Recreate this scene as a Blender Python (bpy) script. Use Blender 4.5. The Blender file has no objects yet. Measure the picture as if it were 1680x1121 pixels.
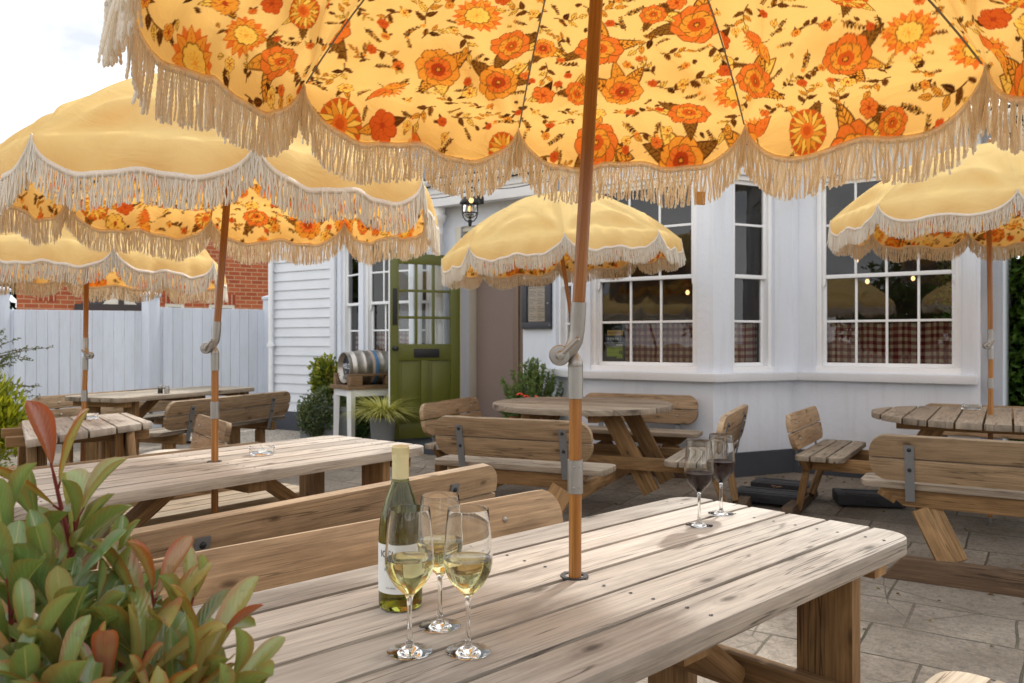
import bpy, bmesh, math, random
import numpy as np
from mathutils import Vector, Matrix
R_ = math.radians
random.seed(7)
rng = np.random.default_rng(11)
scene = bpy.context.scene
COL = scene.collection
CAMH, F, CX, CY = 1.25, 1300.0, 840.0, 560.5

def S(r, g, b, a=1.0):                      # sRGB 0-255 -> linear
    f = lambda c: (c/12.92 if c <= .04045 else ((c+.055)/1.055)**2.4)
    return (f(r/255), f(g/255), f(b/255), a)

def PZ(px, py, z):                          # where the sight line meets height z
    d = (CAMH-z)*F/(py-CY)
    return Vector(((px-CX)/F*d, d, z))
def PD(px, py, d):                          # the point at depth d
    return Vector(((px-CX)/F*d, d, CAMH-(py-CY)/F*d))

# ------------------------------------------------------------------ objects
def link(o, parent=None):
    COL.objects.link(o)
    if parent is not None: o.parent = parent
    return o
def tag(o, label=None, cat=None, group=None, kind=None):
    if label: o['label'] = label
    if cat: o['category'] = cat
    if group: o['group'] = group
    if kind: o['kind'] = kind
    return o
def thing(name, label, cat, loc=(0, 0, 0), rz=0.0, group=None):
    o = bpy.data.objects.new(name, None)
    o.empty_display_size = .1
    link(o); o.location = loc; o.rotation_euler = (0, 0, rz)
    return tag(o, label, cat, group)
def copy_tree(o, parent=None):
    c = o.copy(); COL.objects.link(c); c.parent = parent
    for ch in list(o.children): copy_tree(ch, c)
    return c
def T(x=0, y=0, z=0): return Matrix.Translation((x, y, z))
def RZ(a): return Matrix.Rotation(a, 4, 'Z')
def RX(a): return Matrix.Rotation(a, 4, 'X')
def RY(a): return Matrix.Rotation(a, 4, 'Y')
def frame(o, ex, ey, ez):
    m = Matrix.Identity(4)
    for i, c in enumerate((ex, ey, ez)):
        for k in range(3): m[k][i] = c[k]
    for k in range(3): m[k][3] = o[k]
    return m

class MB:
    """collects shapes and links them as ONE mesh object"""
    def __init__(s):
        s.v = []; s.f = []; s.uv = []; s.rn = []; s.mi = []
    def face(s, idx, uv, rn=0., mi=0):
        s.f.append(tuple(idx)); s.uv.append(uv); s.rn.append(rn); s.mi.append(mi)
    def prism(s, poly, th, M=Matrix.Identity(4), mi=0, rn=None, off=None, z0=0.0):
        """poly in the local xy plane, grain along x"""
        rn = random.random() if rn is None else rn
        off = (random.uniform(0, 40), random.uniform(0, 40)) if off is None else off
        n = len(poly); b = len(s.v)
        for z in (z0, z0+th):
            for p in poly: s.v.append(M @ Vector((p[0], p[1], z)))
        P = lambda p: (p[0]+off[0], p[1]+off[1])
        s.face(range(b+n-1, b-1, -1), [(poly[i][0]+off[0], -poly[i][1]+off[1]+9) for i in range(n-1, -1, -1)], rn, mi)
        s.face(range(b+n, b+2*n), [P(p) for p in poly], rn, mi)
        for i in range(n):
            j = (i+1) % n
            p, q = poly[i], poly[j]
            dx, dy = abs(q[0]-p[0]), abs(q[1]-p[1])
            if dx >= dy: uv = [(p[0]+off[0], p[1]+off[1]-th), (q[0]+off[0], q[1]+off[1]-th), (q[0]+off[0], q[1]+off[1]), (p[0]+off[0], p[1]+off[1])]
            else: uv = [(off[0]-th, p[1]*.22+off[1]), (off[0]-th, q[1]*.22+off[1]), (off[0], q[1]*.22+off[1]), (off[0], p[1]*.22+off[1])]
            s.face((b+i, b+j, b+n+j, b+n+i), uv, rn, mi)
    def box(s, x0, x1, y0, y1, z0, z1, M=Matrix.Identity(4), axis='x', mi=0, rn=None, off=None):
        if axis == 'x':
            A = M
            s.prism([(x0, y0), (x1, y0), (x1, y1), (x0, y1)], z1-z0, A, mi, rn, off, z0)
        elif axis == 'z':      # grain upright: local x=z, y=x, z=y
            A = M @ Matrix(((0, 1, 0, 0), (0, 0, 1, 0), (1, 0, 0, 0), (0, 0, 0, 1)))
            s.prism([(z0, x0), (z1, x0), (z1, x1), (z0, x1)], y1-y0, A, mi, rn, off, y0)
        elif axis == 'xz':     # a wall: u along x, v along z
            A = M @ Matrix(((1, 0, 0, 0), (0, 0, -1, 0), (0, 1, 0, 0), (0, 0, 0, 1)))
            s.prism([(x0, z0), (x1, z0), (x1, z1), (x0, z1)], y1-y0, A, mi, rn, off, -y1)
        else:                  # grain along y
            A = M @ Matrix(((0, -1, 0, 0), (1, 0, 0, 0), (0, 0, 1, 0), (0, 0, 0, 1)))
            s.prism([(y0, -x1), (y1, -x1), (y1, -x0), (y0, -x0)], z1-z0, A, mi, rn, off, z0)
    def beam(s, a, b, w, t, up=(0, 0, 1), mi=0, rn=None):
        """bar from a to b, w across (perp. to up), t along up"""
        a = Vector(a); b = Vector(b); ex = (b-a).normalized(); L = (b-a).length
        ey = Vector(up).cross(ex)
        if ey.length < 1e-4: ey = Vector((0, 1, 0)).cross(ex)
        ey.normalize(); ez = ex.cross(ey)
        s.box(0, L, -w/2, w/2, -t/2, t/2, frame(a, ex, ey, ez), 'x', mi, rn)
    def planks(s, outline, width, gap, th, M, mi=0, v0=None):
        vs = [p[1] for p in outline]; lo, hi = min(vs), max(vs)
        v = lo if v0 is None else v0
        while v < hi-.004:
            c = clip(clip(outline, v, 1), v+width, -1)
            if len(c) >= 3 and max(p[1] for p in c)-min(p[1] for p in c) > .012:
                M2 = M @ T(0, 0, random.uniform(-.0012, .0012))
                s.prism(c, th, M2, mi)
            v += width+gap
    def tube(s, pts, rad, k=8, mi=0, caps=True, rn=0.):
        pts = [Vector(p) for p in pts]; n = len(pts)
        if not hasattr(rad, '__len__'): rad = [rad]*n
        b = len(s.v); ref = None; acc = 0
        us = []
        for i in range(n):
            d = (pts[min(i+1, n-1)]-pts[max(i-1, 0)])
            d = d.normalized() if d.length > 1e-9 else Vector((0, 0, 1))
            if ref is None:
                ref = Vector((0, 0, 1)).cross(d)
                if ref.length < 1e-3: ref = Vector((1, 0, 0)).cross(d)
            ref = (ref-d*ref.dot(d)).normalized(); o2 = d.cross(ref)
            if i: acc += (pts[i]-pts[i-1]).length
            us.append(acc)
            for j in range(k):
                a = 2*math.pi*j/k
                s.v.append(pts[i]+(ref*math.cos(a)+o2*math.sin(a))*rad[i])
        for i in range(n-1):
            for j in range(k):
                j2 = (j+1) % k
                c = 2*math.pi*max(rad[i], 1e-4)/k
                s.face((b+i*k+j, b+i*k+j2, b+(i+1)*k+j2, b+(i+1)*k+j),
                       [(us[i], j*c), (us[i], (j+1)*c), (us[i+1], (j+1)*c), (us[i+1], j*c)], rn, mi)
        if caps:
            s.face([b+j for j in range(k-1, -1, -1)], [(0, 0)]*k, rn, mi)
            s.face([b+(n-1)*k+j for j in range(k)], [(0, 0)]*k, rn, mi)
    def lathe(s, prof, n=32, M=Matrix.Identity(4), mi=0, rn=0., a0=0., a1=2*math.pi):
        b = len(s.v); full = abs(a1-a0-2*math.pi) < 1e-6; m = n if full else n+1
        for (r, z) in prof:
            for j in range(m):
                a = a0+(a1-a0)*j/n
                s.v.append(M @ Vector((r*math.cos(a), r*math.sin(a), z)))
        for i in range(len(prof)-1):
            for j in range(n):
                j2 = (j+1) % m
                s.face((b+i*m+j, b+i*m+j2, b+(i+1)*m+j2, b+(i+1)*m+j),
                       [(j/n, prof[i][1]), ((j+1)/n, prof[i][1]), ((j+1)/n, prof[i+1][1]), (j/n, prof[i+1][1])], rn, mi)
    def ball(s, c, r, n=12, mi=0, sq=(1, 1, 1)):
        pr = [(max(1e-5, math.sin(math.pi*i/n))*r, -math.cos(math.pi*i/n)*r) for i in range(n+1)]
        s.lathe(pr, n*2, T(*c) @ Matrix.Diagonal((*sq, 1)), mi)
    def build(s, name, mats, parent=None, bevel=0., seg=2, ang=38, smooth=True, mw=None, weld=False):
        me = bpy.data.meshes.new(name)
        me.from_pydata([tuple(v) for v in s.v], [], s.f)
        uvl = me.uv_layers.new(name='UVMap')
        flat = [c for f in s.uv for p in f for c in p]
        uvl.data.foreach_set('uv', flat)
        at = me.attributes.new('rnd', 'FLOAT', 'FACE'); at.data.foreach_set('value', s.rn)
        me.polygons.foreach_set('material_index', s.mi)
        if not isinstance(mats, (list, tuple)): mats = [mats]
        for m in mats: me.materials.append(m)
        if bevel > 0 or weld:
            bm = bmesh.new(); bm.from_mesh(me)
            if weld: bmesh.ops.remove_doubles(bm, verts=bm.verts, dist=1e-5)
            if bevel > 0:
                es = [e for e in bm.edges if len(e.link_faces) == 2 and e.calc_face_angle(0) > R_(40)]
                bmesh.ops.bevel(bm, geom=es, offset=bevel, segments=seg, profile=.6, affect='EDGES', clamp_overlap=True)
            bm.to_mesh(me); bm.free()
        if smooth:
            me.polygons.foreach_set('use_smooth', [True]*len(me.polygons))
            me.set_sharp_from_angle(angle=R_(ang))
        me.update()
        o = bpy.data.objects.new(name, me)
        link(o, parent)
        if mw is not None: o.matrix_local = mw
        return o

def clip(poly, v, sgn):
    out = []
    n = len(poly)
    for i in range(n):
        p, q = poly[i], poly[(i+1) % n]
        a, b = (p[1]-v)*sgn, (q[1]-v)*sgn
        if a >= 0: out.append(p)
        if (a < 0) != (b < 0):
            t = a/(a-b); out.append((p[0]+(q[0]-p[0])*t, v))
    return out
def rrect(x0, x1, y0, y1, r, n=5):
    out = []
    for cx, cy, a in ((x1-r, y0+r, -90), (x1-r, y1-r, 0), (x0+r, y1-r, 90), (x0+r, y0+r, 180)):
        for i in range(n+1):
            t = R_(a+90*i/n); out.append((cx+r*math.cos(t), cy+r*math.sin(t)))
    return out

def npmesh(name, V, Fc, mats, parent=None, smooth=True, point_attrs=None, mw=None, uv=None, corner=None):
    """fast mesh from arrays; Fc is an (n,k) int array"""
    me = bpy.data.meshes.new(name)
    V = np.ascontiguousarray(V, np.float32); Fc = np.ascontiguousarray(Fc, np.int32)
    n, k = Fc.shape
    me.vertices.add(len(V)); me.vertices.foreach_set('co', V.ravel())
    me.loops.add(n*k); me.loops.foreach_set('vertex_index', Fc.ravel())
    me.polygons.add(n)
    me.polygons.foreach_set('loop_start', np.arange(0, n*k, k, dtype=np.int32))
    me.polygons.foreach_set('loop_total', np.full(n, k, np.int32))
    me.update(calc_edges=True)
    me.validate()
    for nm, arr in (point_attrs or {}).items():
        if arr.ndim == 1:
            a = me.attributes.new(nm, 'FLOAT', 'POINT'); a.data.foreach_set('value', np.ascontiguousarray(arr, np.float32))
        else:
            a = me.attributes.new(nm, 'FLOAT_COLOR', 'POINT')
            c = np.ones((len(V), 4), np.float32); c[:, :3] = arr[:, :3]; a.data.foreach_set('color', c.ravel())
    if uv is not None:
        l = me.uv_layers.new(name='UVMap'); l.data.foreach_set('uv', np.ascontiguousarray(uv[Fc.ravel()], np.float32).ravel())
    if not isinstance(mats, (list, tuple)): mats = [mats]
    for m in mats: me.materials.append(m)
    if smooth: me.polygons.foreach_set('use_smooth', np.ones(n, bool))
    o = bpy.data.objects.new(name, me); link(o, parent)
    if mw is not None: o.matrix_local = mw
    return o

# ------------------------------------------------------------------ node helper
class G:
    def __init__(s, nt): s.nt = nt; s.nt.nodes.clear()
    def n(s, typ, props=None, **ins):
        nd = s.nt.nodes.new(typ)
        for k, v in (props or {}).items(): setattr(nd, k, v)
        for k, v in ins.items():
            key = int(k[1:]) if k[0] == '_' and k[1:].isdigit() else k.replace('_', ' ')
            sk = nd.inputs[key]
            if isinstance(v, bpy.types.NodeSocket): s.nt.links.new(v, sk)
            elif isinstance(v, bpy.types.Node): s.nt.links.new(v.outputs[0], sk)
            else: sk.default_value = v
        return nd
    def math(s, op, a, b=None, c=None, clamp=False):
        nd = s.n('ShaderNodeMath', {'operation': op, 'use_clamp': clamp}, _0=a)
        for i, x in ((1, b), (2, c)):
            if x is None: continue
            if isinstance(x, bpy.types.NodeSocket): s.nt.links.new(x, nd.inputs[i])
            else: nd.inputs[i].default_value = x
        return nd.outputs[0]
    def mix(s, f, a, b, blend='MIX'):
        nd = s.nt.nodes.new('ShaderNodeMix'); nd.data_type = 'RGBA'; nd.blend_type = blend
        for k, v in ((0, f), (6, a), (7, b)):
            if isinstance(v, bpy.types.NodeSocket): s.nt.links.new(v, nd.inputs[k])
            else: nd.inputs[k].default_value = v
        return nd.outputs[2]
    def ramp(s, f, stops, interp='LINEAR'):
        nd = s.nt.nodes.new('ShaderNodeValToRGB'); s.nt.links.new(f, nd.inputs[0])
        cr = nd.color_ramp; cr.interpolation = interp
        while len(cr.elements) < len(stops): cr.elements.new(.5)
        for e, (p, c) in zip(cr.elements, stops):
            e.position = p
            e.color = c if hasattr(c, '__len__') else (c, c, c, 1)
        return nd.outputs[0]
    def vmul(s, v, k):
        nd = s.n('ShaderNodeVectorMath', {'operation': 'MULTIPLY'}, _0=v); nd.inputs[1].default_value = k
        return nd.outputs[0]
    def noise(s, v, scale, detail=3, rough=.55, dist=0., out=0):
        nd = s.n('ShaderNodeTexNoise', None, Vector=v, Scale=scale, Detail=detail, Roughness=rough, Distortion=dist)
        return nd.outputs[out]
    def bump(s, h, strength=.3, dist=.002, normal=None):
        nd = s.n('ShaderNodeBump', None, Height=h, Strength=strength, Distance=dist)
        if normal is not None: s.nt.links.new(normal, nd.inputs['Normal'])
        return nd.outputs[0]
    def out(s, sh):
        o = s.nt.nodes.new('ShaderNodeOutputMaterial')
        s.nt.links.new(sh.outputs[0] if isinstance(sh, bpy.types.Node) else sh, o.inputs[0]); return o
    def pbr(s, **k): return s.n('ShaderNodeBsdfPrincipled', None, **k)
    def obj(s): return s.nt.nodes.new('ShaderNodeTexCoord').outputs['Object']
    def uv(s): return s.nt.nodes.new('ShaderNodeTexCoord').outputs['UV']
    def attr(s, name, out=0):
        nd = s.nt.nodes.new('ShaderNodeAttribute'); nd.attribute_name = name
        return nd.outputs[out]
def mat(name, fn):
    m = bpy.data.materials.new(name); m.use_nodes = True
    fn(G(m.node_tree)); return m
def plain(name, col, rough=.6, metal=0., bump=0., bscale=60, var=.08, spec=.5):
    def fn(g):
        o = g.obj()
        nz = g.noise(o, 3.1, 4); nf = g.noise(o, bscale, 3)
        c = g.mix(g.math('MULTIPLY', g.math('ADD', nz, g.math('MULTIPLY', nf, .5)), 1.0), tuple(x*(1-var*2) for x in col[:3])+(1,), tuple(min(1, x*(1+var)) for x in col[:3])+(1,))
        k = dict(Base_Color=c, Roughness=g.math('ADD', g.math('MULTIPLY', nf, .15), rough-.07), Metallic=metal)
        b = g.pbr(**k); b.inputs['Specular IOR Level'].default_value = spec
        if bump: g.nt.links.new(g.bump(nf, bump, .003), b.inputs['Normal'])
        g.out(b)
    return mat(name, fn)
# ================================================================== materials
def wood(name, lite, dark, grey, weather, rough=.78, knots=True, grain=1.0):
    def fn(g):
        uv = g.uv(); rn = g.attr('rnd', 2)
        big = g.noise(g.vmul(uv, (1.1, 7, 1)), 1.0, 4, .6, .8)
        fine = g.noise(g.vmul(uv, (5, 150, 1)), 1.0, 5, .65, .25)
        mid = g.noise(g.vmul(uv, (2.2, 42, 1)), 1.0, 4, .6, .9)
        ring = g.math('MULTIPLY', g.math('SINE', g.math('MULTIPLY', g.noise(g.vmul(uv, (.55, 6.0, 1)), 1.0, 2, .5, .6), 95.)), .5)
        h = g.math('ADD', g.math('MULTIPLY', fine, .58), g.math('ADD', g.math('MULTIPLY', mid, .40), g.math('MULTIPLY', ring, .07)))
        c = g.ramp(h, [(.22, dark), (.47, tuple((a+b)/2 for a, b in zip(lite, dark))), (.66, lite)])
        # silvery weathering where rain and sun reach
        nz = g.n('ShaderNodeSeparateXYZ', None, _0=g.nt.nodes.new('ShaderNodeNewGeometry').outputs['Normal']).outputs[2]
        up = g.math('MULTIPLY_ADD', g.math('MAXIMUM', nz, 0.), .55, .45)
        wf = g.math('MULTIPLY', up, g.math('MULTIPLY_ADD', big, .7, weather-.33), clamp=True)
        gr = g.ramp(h, [(.22, tuple(x*.36 for x in grey[:3])+(1,)), (.43, tuple(x*.76 for x in grey[:3])+(1,)), (.62, grey)])
        c = g.mix(wf, c, gr)
        # dark water stains and dirt
        st = g.noise(g.vmul(uv, (2.4, 9, 1)), 1.0, 5, .65, .4)
        c = g.mix(g.math('MULTIPLY', g.ramp(st, [(.49, 0.), (.72, 1.)]), .42), c, tuple(x*.42 for x in dark[:3])+(1,))
        if knots:
            vo = g.n('ShaderNodeTexVoronoi', {'voronoi_dimensions': '2D', 'feature': 'F1'}, Vector=g.vmul(uv, (2.6, 6.5, 1)), Scale=1.0, Randomness=1.0)
            kd = g.math('ADD', vo.outputs['Distance'], g.math('MULTIPLY', g.noise(g.vmul(uv, (20, 60, 1)), 1., 2), .05))
            on = g.math('GREATER_THAN', g.n('ShaderNodeSeparateColor', None, _0=vo.outputs['Color']).outputs[0], .42)
            kf = g.math('MULTIPLY', g.ramp(kd, [(.05, 1.), (.085, .55), (.12, .0)]), on)
            kr = g.math('MULTIPLY', g.ramp(kd, [(.10, 0.), (.13, .5), (.19, 0.)]), on)
            c = g.mix(g.math('MULTIPLY', kf, .75), c, tuple(x*.35 for x in dark[:3])+(1,))
            c = g.mix(g.math('MULTIPLY', kr, .45), c, tuple(x*.6 for x in dark[:3])+(1,))
        ck = g.math('ABSOLUTE', g.math('SUBTRACT', g.noise(g.vmul(uv, (.9, 34, 1)), 1., 3, .5, .5), .5))
        ck = g.math('MULTIPLY', g.ramp(ck, [(.004, 1.), (.016, 0.)]), g.ramp(g.noise(g.vmul(uv, (1.3, 5, 1)), 1., 2), [(.48, 0.), (.56, 1.)]))
        c = g.mix(g.math('MULTIPLY', ck, .7), c, tuple(x*.3 for x in dark[:3])+(1,))
        br = g.math('MULTIPLY_ADD', rn, .42, .79)
        c = g.mix(1., c, g.n('ShaderNodeCombineColor', None, Red=br, Green=br, Blue=br).outputs[0], 'MULTIPLY')
        b = g.pbr(Base_Color=c, Roughness=g.math('MULTIPLY_ADD', fine, .2, rough-.1))
        b.inputs['Specular IOR Level'].default_value = .3
        hb = g.math('ADD', h, g.math('MULTIPLY', big, .5))
        g.nt.links.new(g.bump(hb, .45*grain, .0035), b.inputs['Normal'])
        g.out(b)
    return mat(name, fn)
W_TOP = wood('weathered_wood', S(178, 160, 138), S(92, 77, 62), S(198, 191, 181), .92)
W_SEAT = wood('seat_wood', S(190, 165, 128), S(110, 84, 58), S(200, 188, 168), .72)
W_BACK = wood('back_wood', S(178, 144, 104), S(104, 78, 52), S(182, 166, 144), .58)
W_LEG = wood('honey_wood', S(166, 128, 82), S(90, 62, 36), S(150, 128, 102), .3)
W_OLD = wood('old_grey_wood', S(158, 140, 120), S(82, 67, 54), S(172, 161, 145), .8)
W_DARK = wood('damp_wood', S(112, 86, 62), S(62, 44, 30), S(120, 102, 84), .5)
W_STILL = wood('stillage_wood', S(150, 118, 84), S(82, 58, 40), S(140, 120, 98), .5)

def varnish(g):
    uv = g.uv()
    f = g.noise(g.vmul(uv, (4, 240, 1)), 1., 4, .6, .3); m = g.noise(g.vmul(uv, (1.5, 60, 1)), 1., 3, .6, .8)
    h = g.math('ADD', g.math('MULTIPLY', f, .5), g.math('MULTIPLY', m, .5))
    c = g.ramp(h, [(.25, S(92, 53, 16)), (.5, S(154, 99, 36)), (.72, S(188, 134, 62))])
    b = g.pbr(Base_Color=c, Roughness=.34)
    b.inputs['Coat Weight'].default_value = .35; b.inputs['Coat Roughness'].default_value = .2
    g.nt.links.new(g.bump(h, .15, .001), b.inputs['Normal']); g.out(b)
M_POLE = mat('varnished_pole', varnish)
def steel(name, col, rough):
    def fn(g):
        o = g.obj(); n1 = g.noise(o, 18, 5, .65); n2 = g.noise(g.vmul(o, (160, 160, 9)), 1., 3)
        c = g.mix(n1, tuple(x*.72 for x in col[:3])+(1,), col)
        b = g.pbr(Base_Color=c, Metallic=1., Roughness=g.math('ADD', g.math('MULTIPLY', n2, .22), g.math('MULTIPLY_ADD', n1, .3, rough-.24)))
        g.nt.links.new(g.bump(n2, .1, .001), b.inputs['Normal']); g.out(b)
    return mat(name, fn)
M_GALV = steel('galvanised_steel', S(178, 176, 172), .42)
M_BRKT = plain('grey_bracket', S(128, 130, 133), .5, .55, .1, 90)
M_BOLT = plain('dark_bolt', S(46, 46, 48), .45, .6)
M_CASK = steel('cask_steel', S(196, 190, 182), .38)
M_BLACK = plain('black_paint', S(32, 31, 33), .5)
M_RUBB = plain('black_rubber', S(44, 44, 47), .62, 0, .4, 50)
M_IRON = plain('lantern_iron', S(38, 34, 33), .45, .3)

# ---- building
def render_paint(g):
    o = g.obj(); big = g.noise(o, 1.2, 4); f = g.noise(o, 14, 5, .6); ff = g.noise(o, 90, 3)
    c = g.mix(big, S(220, 226, 237), S(231, 236, 244))
    z = g.n('ShaderNodeSeparateXYZ', None, _0=o).outputs[2]
    drip = g.noise(g.vmul(o, (9, 9, .9)), 1., 4, .6)
    c = g.mix(g.math('MULTIPLY', g.ramp(drip, [(.5, 0.), (.75, 1.)]), .16), c, S(150, 146, 138))
    dirt = g.math('MULTIPLY', g.ramp(g.math('ADD', z, g.math('MULTIPLY', f, .35)), [(.2, 1.), (.85, 0.)]), .22)
    c = g.mix(dirt, c, S(140, 132, 120))
    b = g.pbr(Base_Color=c, Roughness=.7)
    h = g.math('ADD', f, g.math('MULTIPLY', ff, .35))
    g.nt.links.new(g.bump(h, .35, .012), b.inputs['Normal']); g.out(b)
M_REND = mat('painted_render', render_paint)
M_WHITE = plain('white_gloss_paint', S(240, 241, 243), .38, 0, .12, 40, .04)
M_SILL = plain('sill_paint', S(216, 218, 222), .5, 0, .3, 30, .06)
def boards(g):
    o = g.obj(); f = g.noise(g.vmul(o, (3, 3, 30)), 1., 4, .6); n = g.noise(o, 4, 4)
    c = g.mix(n, S(216, 220, 226), S(230, 233, 238))
    c = g.mix(g.math('MULTIPLY', g.ramp(f, [(.55, 0.), (.8, 1.)]), .2), c, S(160, 160, 158))
    b = g.pbr(Base_Color=c, Roughness=.5); g.nt.links.new(g.bump(f, .25, .004), b.inputs['Normal']); g.out(b)
M_BOARD = mat('painted_boards', boards)
def fencep(g):
    o = g.obj(); uv = g.uv(); f = g.noise(g.vmul(uv, (3, 60, 1)), 1., 4, .6); n = g.noise(o, 1.6, 4); rn = g.attr('rnd', 2)
    c = g.mix(n, S(202, 209, 222), S(219, 225, 235))
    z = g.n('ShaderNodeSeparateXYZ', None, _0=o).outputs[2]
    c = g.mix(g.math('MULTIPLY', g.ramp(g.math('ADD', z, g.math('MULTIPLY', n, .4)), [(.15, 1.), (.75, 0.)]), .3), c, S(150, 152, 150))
    c = g.mix(g.math('MULTIPLY', g.ramp(f, [(.5, 0.), (.75, 1.)]), .3), c, S(160, 164, 160))
    gs = g.ramp(g.noise(g.vmul(o, (3, 3, .8)), 1.5, 5, .6), [(.5, 0.), (.75, 1.)])
    c = g.mix(g.math('MULTIPLY', gs, .16), c, S(140, 146, 126))
    br = g.math('MULTIPLY_ADD', rn, .16, .89)
    c = g.mix(1., c, g.n('ShaderNodeCombineColor', None, Red=br, Green=br, Blue=br).outputs[0], 'MULTIPLY')
    b = g.pbr(Base_Color=c, Roughness=.6); g.nt.links.new(g.bump(f, .3, .004), b.inputs['Normal']); g.out(b)
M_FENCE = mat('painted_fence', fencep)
M_PLINTH = plain('dark_plinth', S(62, 66, 74), .65, 0, .3, 30)
M_GREEN = plain('olive_door_paint', S(94, 97, 34), .34, 0, .05, 30, .05)
M_TAUPE = plain('taupe_panel', S(142, 124, 116), .55, 0, .08, 25, .06)
M_FRAMEB = plain('brown_frame', S(120, 100, 86), .5)
M_CREAM = plain('cream_frame', S(218, 212, 196), .5)
M_FANL = plain('grey_fanlight', S(120, 124, 128), .15)
def slate(g):
    uv = g.uv(); bt = g.n('ShaderNodeTexBrick', {'offset': .5}, Vector=uv, Color1=S(58, 60, 68), Color2=S(78, 80, 88), Mortar=S(28, 28, 30), Scale=1., Mortar_Size=.008, Brick_Width=.3, Row_Height=.2)
    c = g.mix(g.noise(uv, 6, 4), bt.outputs[0], S(66, 62, 58))
    b = g.pbr(Base_Color=c, Roughness=.55); g.nt.links.new(g.bump(bt.outputs[1], -.5, .01), b.inputs['Normal']); g.out(b)
M_SLATE = mat('roof_slates', slate)
def brick(g):
    uv = g.uv()
    bt = g.n('ShaderNodeTexBrick', {'offset': .5}, Vector=uv, Color1=S(194, 104, 62), Color2=S(166, 80, 46), Mortar=S(206, 170, 130), Scale=1., Mortar_Size=.009, Mortar_Smooth=.2, Bias=0., Brick_Width=.235, Row_Height=.085)
    n = g.noise(uv, 9, 5, .65)
    c = g.mix(g.math('MULTIPLY', n, .4), bt.outputs[0], S(146, 70, 42))
    b = g.pbr(Base_Color=c, Roughness=.85); g.nt.links.new(g.bump(g.math('ADD', g.math('MULTIPLY', bt.outputs[1], -1.), g.math('MULTIPLY', n, .4)), .6, .01), b.inputs['Normal']); g.out(b)
M_BRICK = mat('red_brick', brick)
def soldier(g):
    uv = g.uv()
    bt = g.n('ShaderNodeTexBrick', {'offset': 0.}, Vector=uv, Color1=S(170, 80, 46), Color2=S(146, 62, 38), Mortar=S(206, 170, 130), Scale=1., Mortar_Size=.009, Brick_Width=.085, Row_Height=.4)
    b = g.pbr(Base_Color=bt.outputs[0], Roughness=.85); g.out(b)
M_SOLD = mat('brick_arch', soldier)
def glasspane(g):
    fr = g.n('ShaderNodeFresnel', None, IOR=1.55)
    wob = g.bump(g.noise(g.obj(), 2.2, 2), .06, .02)
    tr = g.n('ShaderNodeBsdfTransparent', None, Color=(.95, .97, .96, 1))
    gl = g.n('ShaderNodeBsdfGlossy', None, Color=(1, 1, 1, 1), Roughness=.01)
    g.nt.links.new(wob, gl.inputs['Normal'])
    g.out(g.n('ShaderNodeMixShader', None, _0=g.math('ADD', fr.outputs[0], .012), _1=tr.outputs[0], _2=gl.outputs[0]))
M_PANE = mat('window_glass', glasspane)
def gingham(g):
    uv = g.uv(); sx = g.n('ShaderNodeSeparateXYZ', None, _0=g.vmul(uv, (15.5, 15.5, 1)))
    a = g.math('GREATER_THAN', g.math('FRACT', sx.outputs[0]), .5); b_ = g.math('GREATER_THAN', g.math('FRACT', sx.outputs[1]), .5)
    k = g.math('MULTIPLY', g.math('ADD', a, b_), .5)
    c = g.ramp(k, [(.0, S(214, 196, 164)), (.5, S(164, 104, 88)), (1., S(104, 30, 38))], 'CONSTANT')
    k2 = g.ramp(k, [(.0, S(230, 218, 194)), (.33, S(178, 122, 114)), (.8, S(118, 44, 54))], 'CONSTANT')
    c = g.mix(g.math('MULTIPLY', g.noise(uv, 90, 2), .3), k2, S(120, 70, 60))
    d = g.n('ShaderNodeBsdfDiffuse', None, Color=c); t = g.n('ShaderNodeBsdfTranslucent', None, Color=c)
    g.out(g.n('ShaderNodeMixShader', None, _0=.25, _1=d.outputs[0], _2=t.outputs[0]))
M_GING = mat('gingham_cloth', gingham)
M_ROOM = plain('dark_room', S(74, 56, 46), .8)
def emit(name, col, st):
    def fn(g): g.out(g.n('ShaderNodeEmission', None, Color=col, Strength=st))
    return mat(name, fn)
M_BULB = emit('warm_bulb', (1., .62, .25, 1), 1.7)

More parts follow.
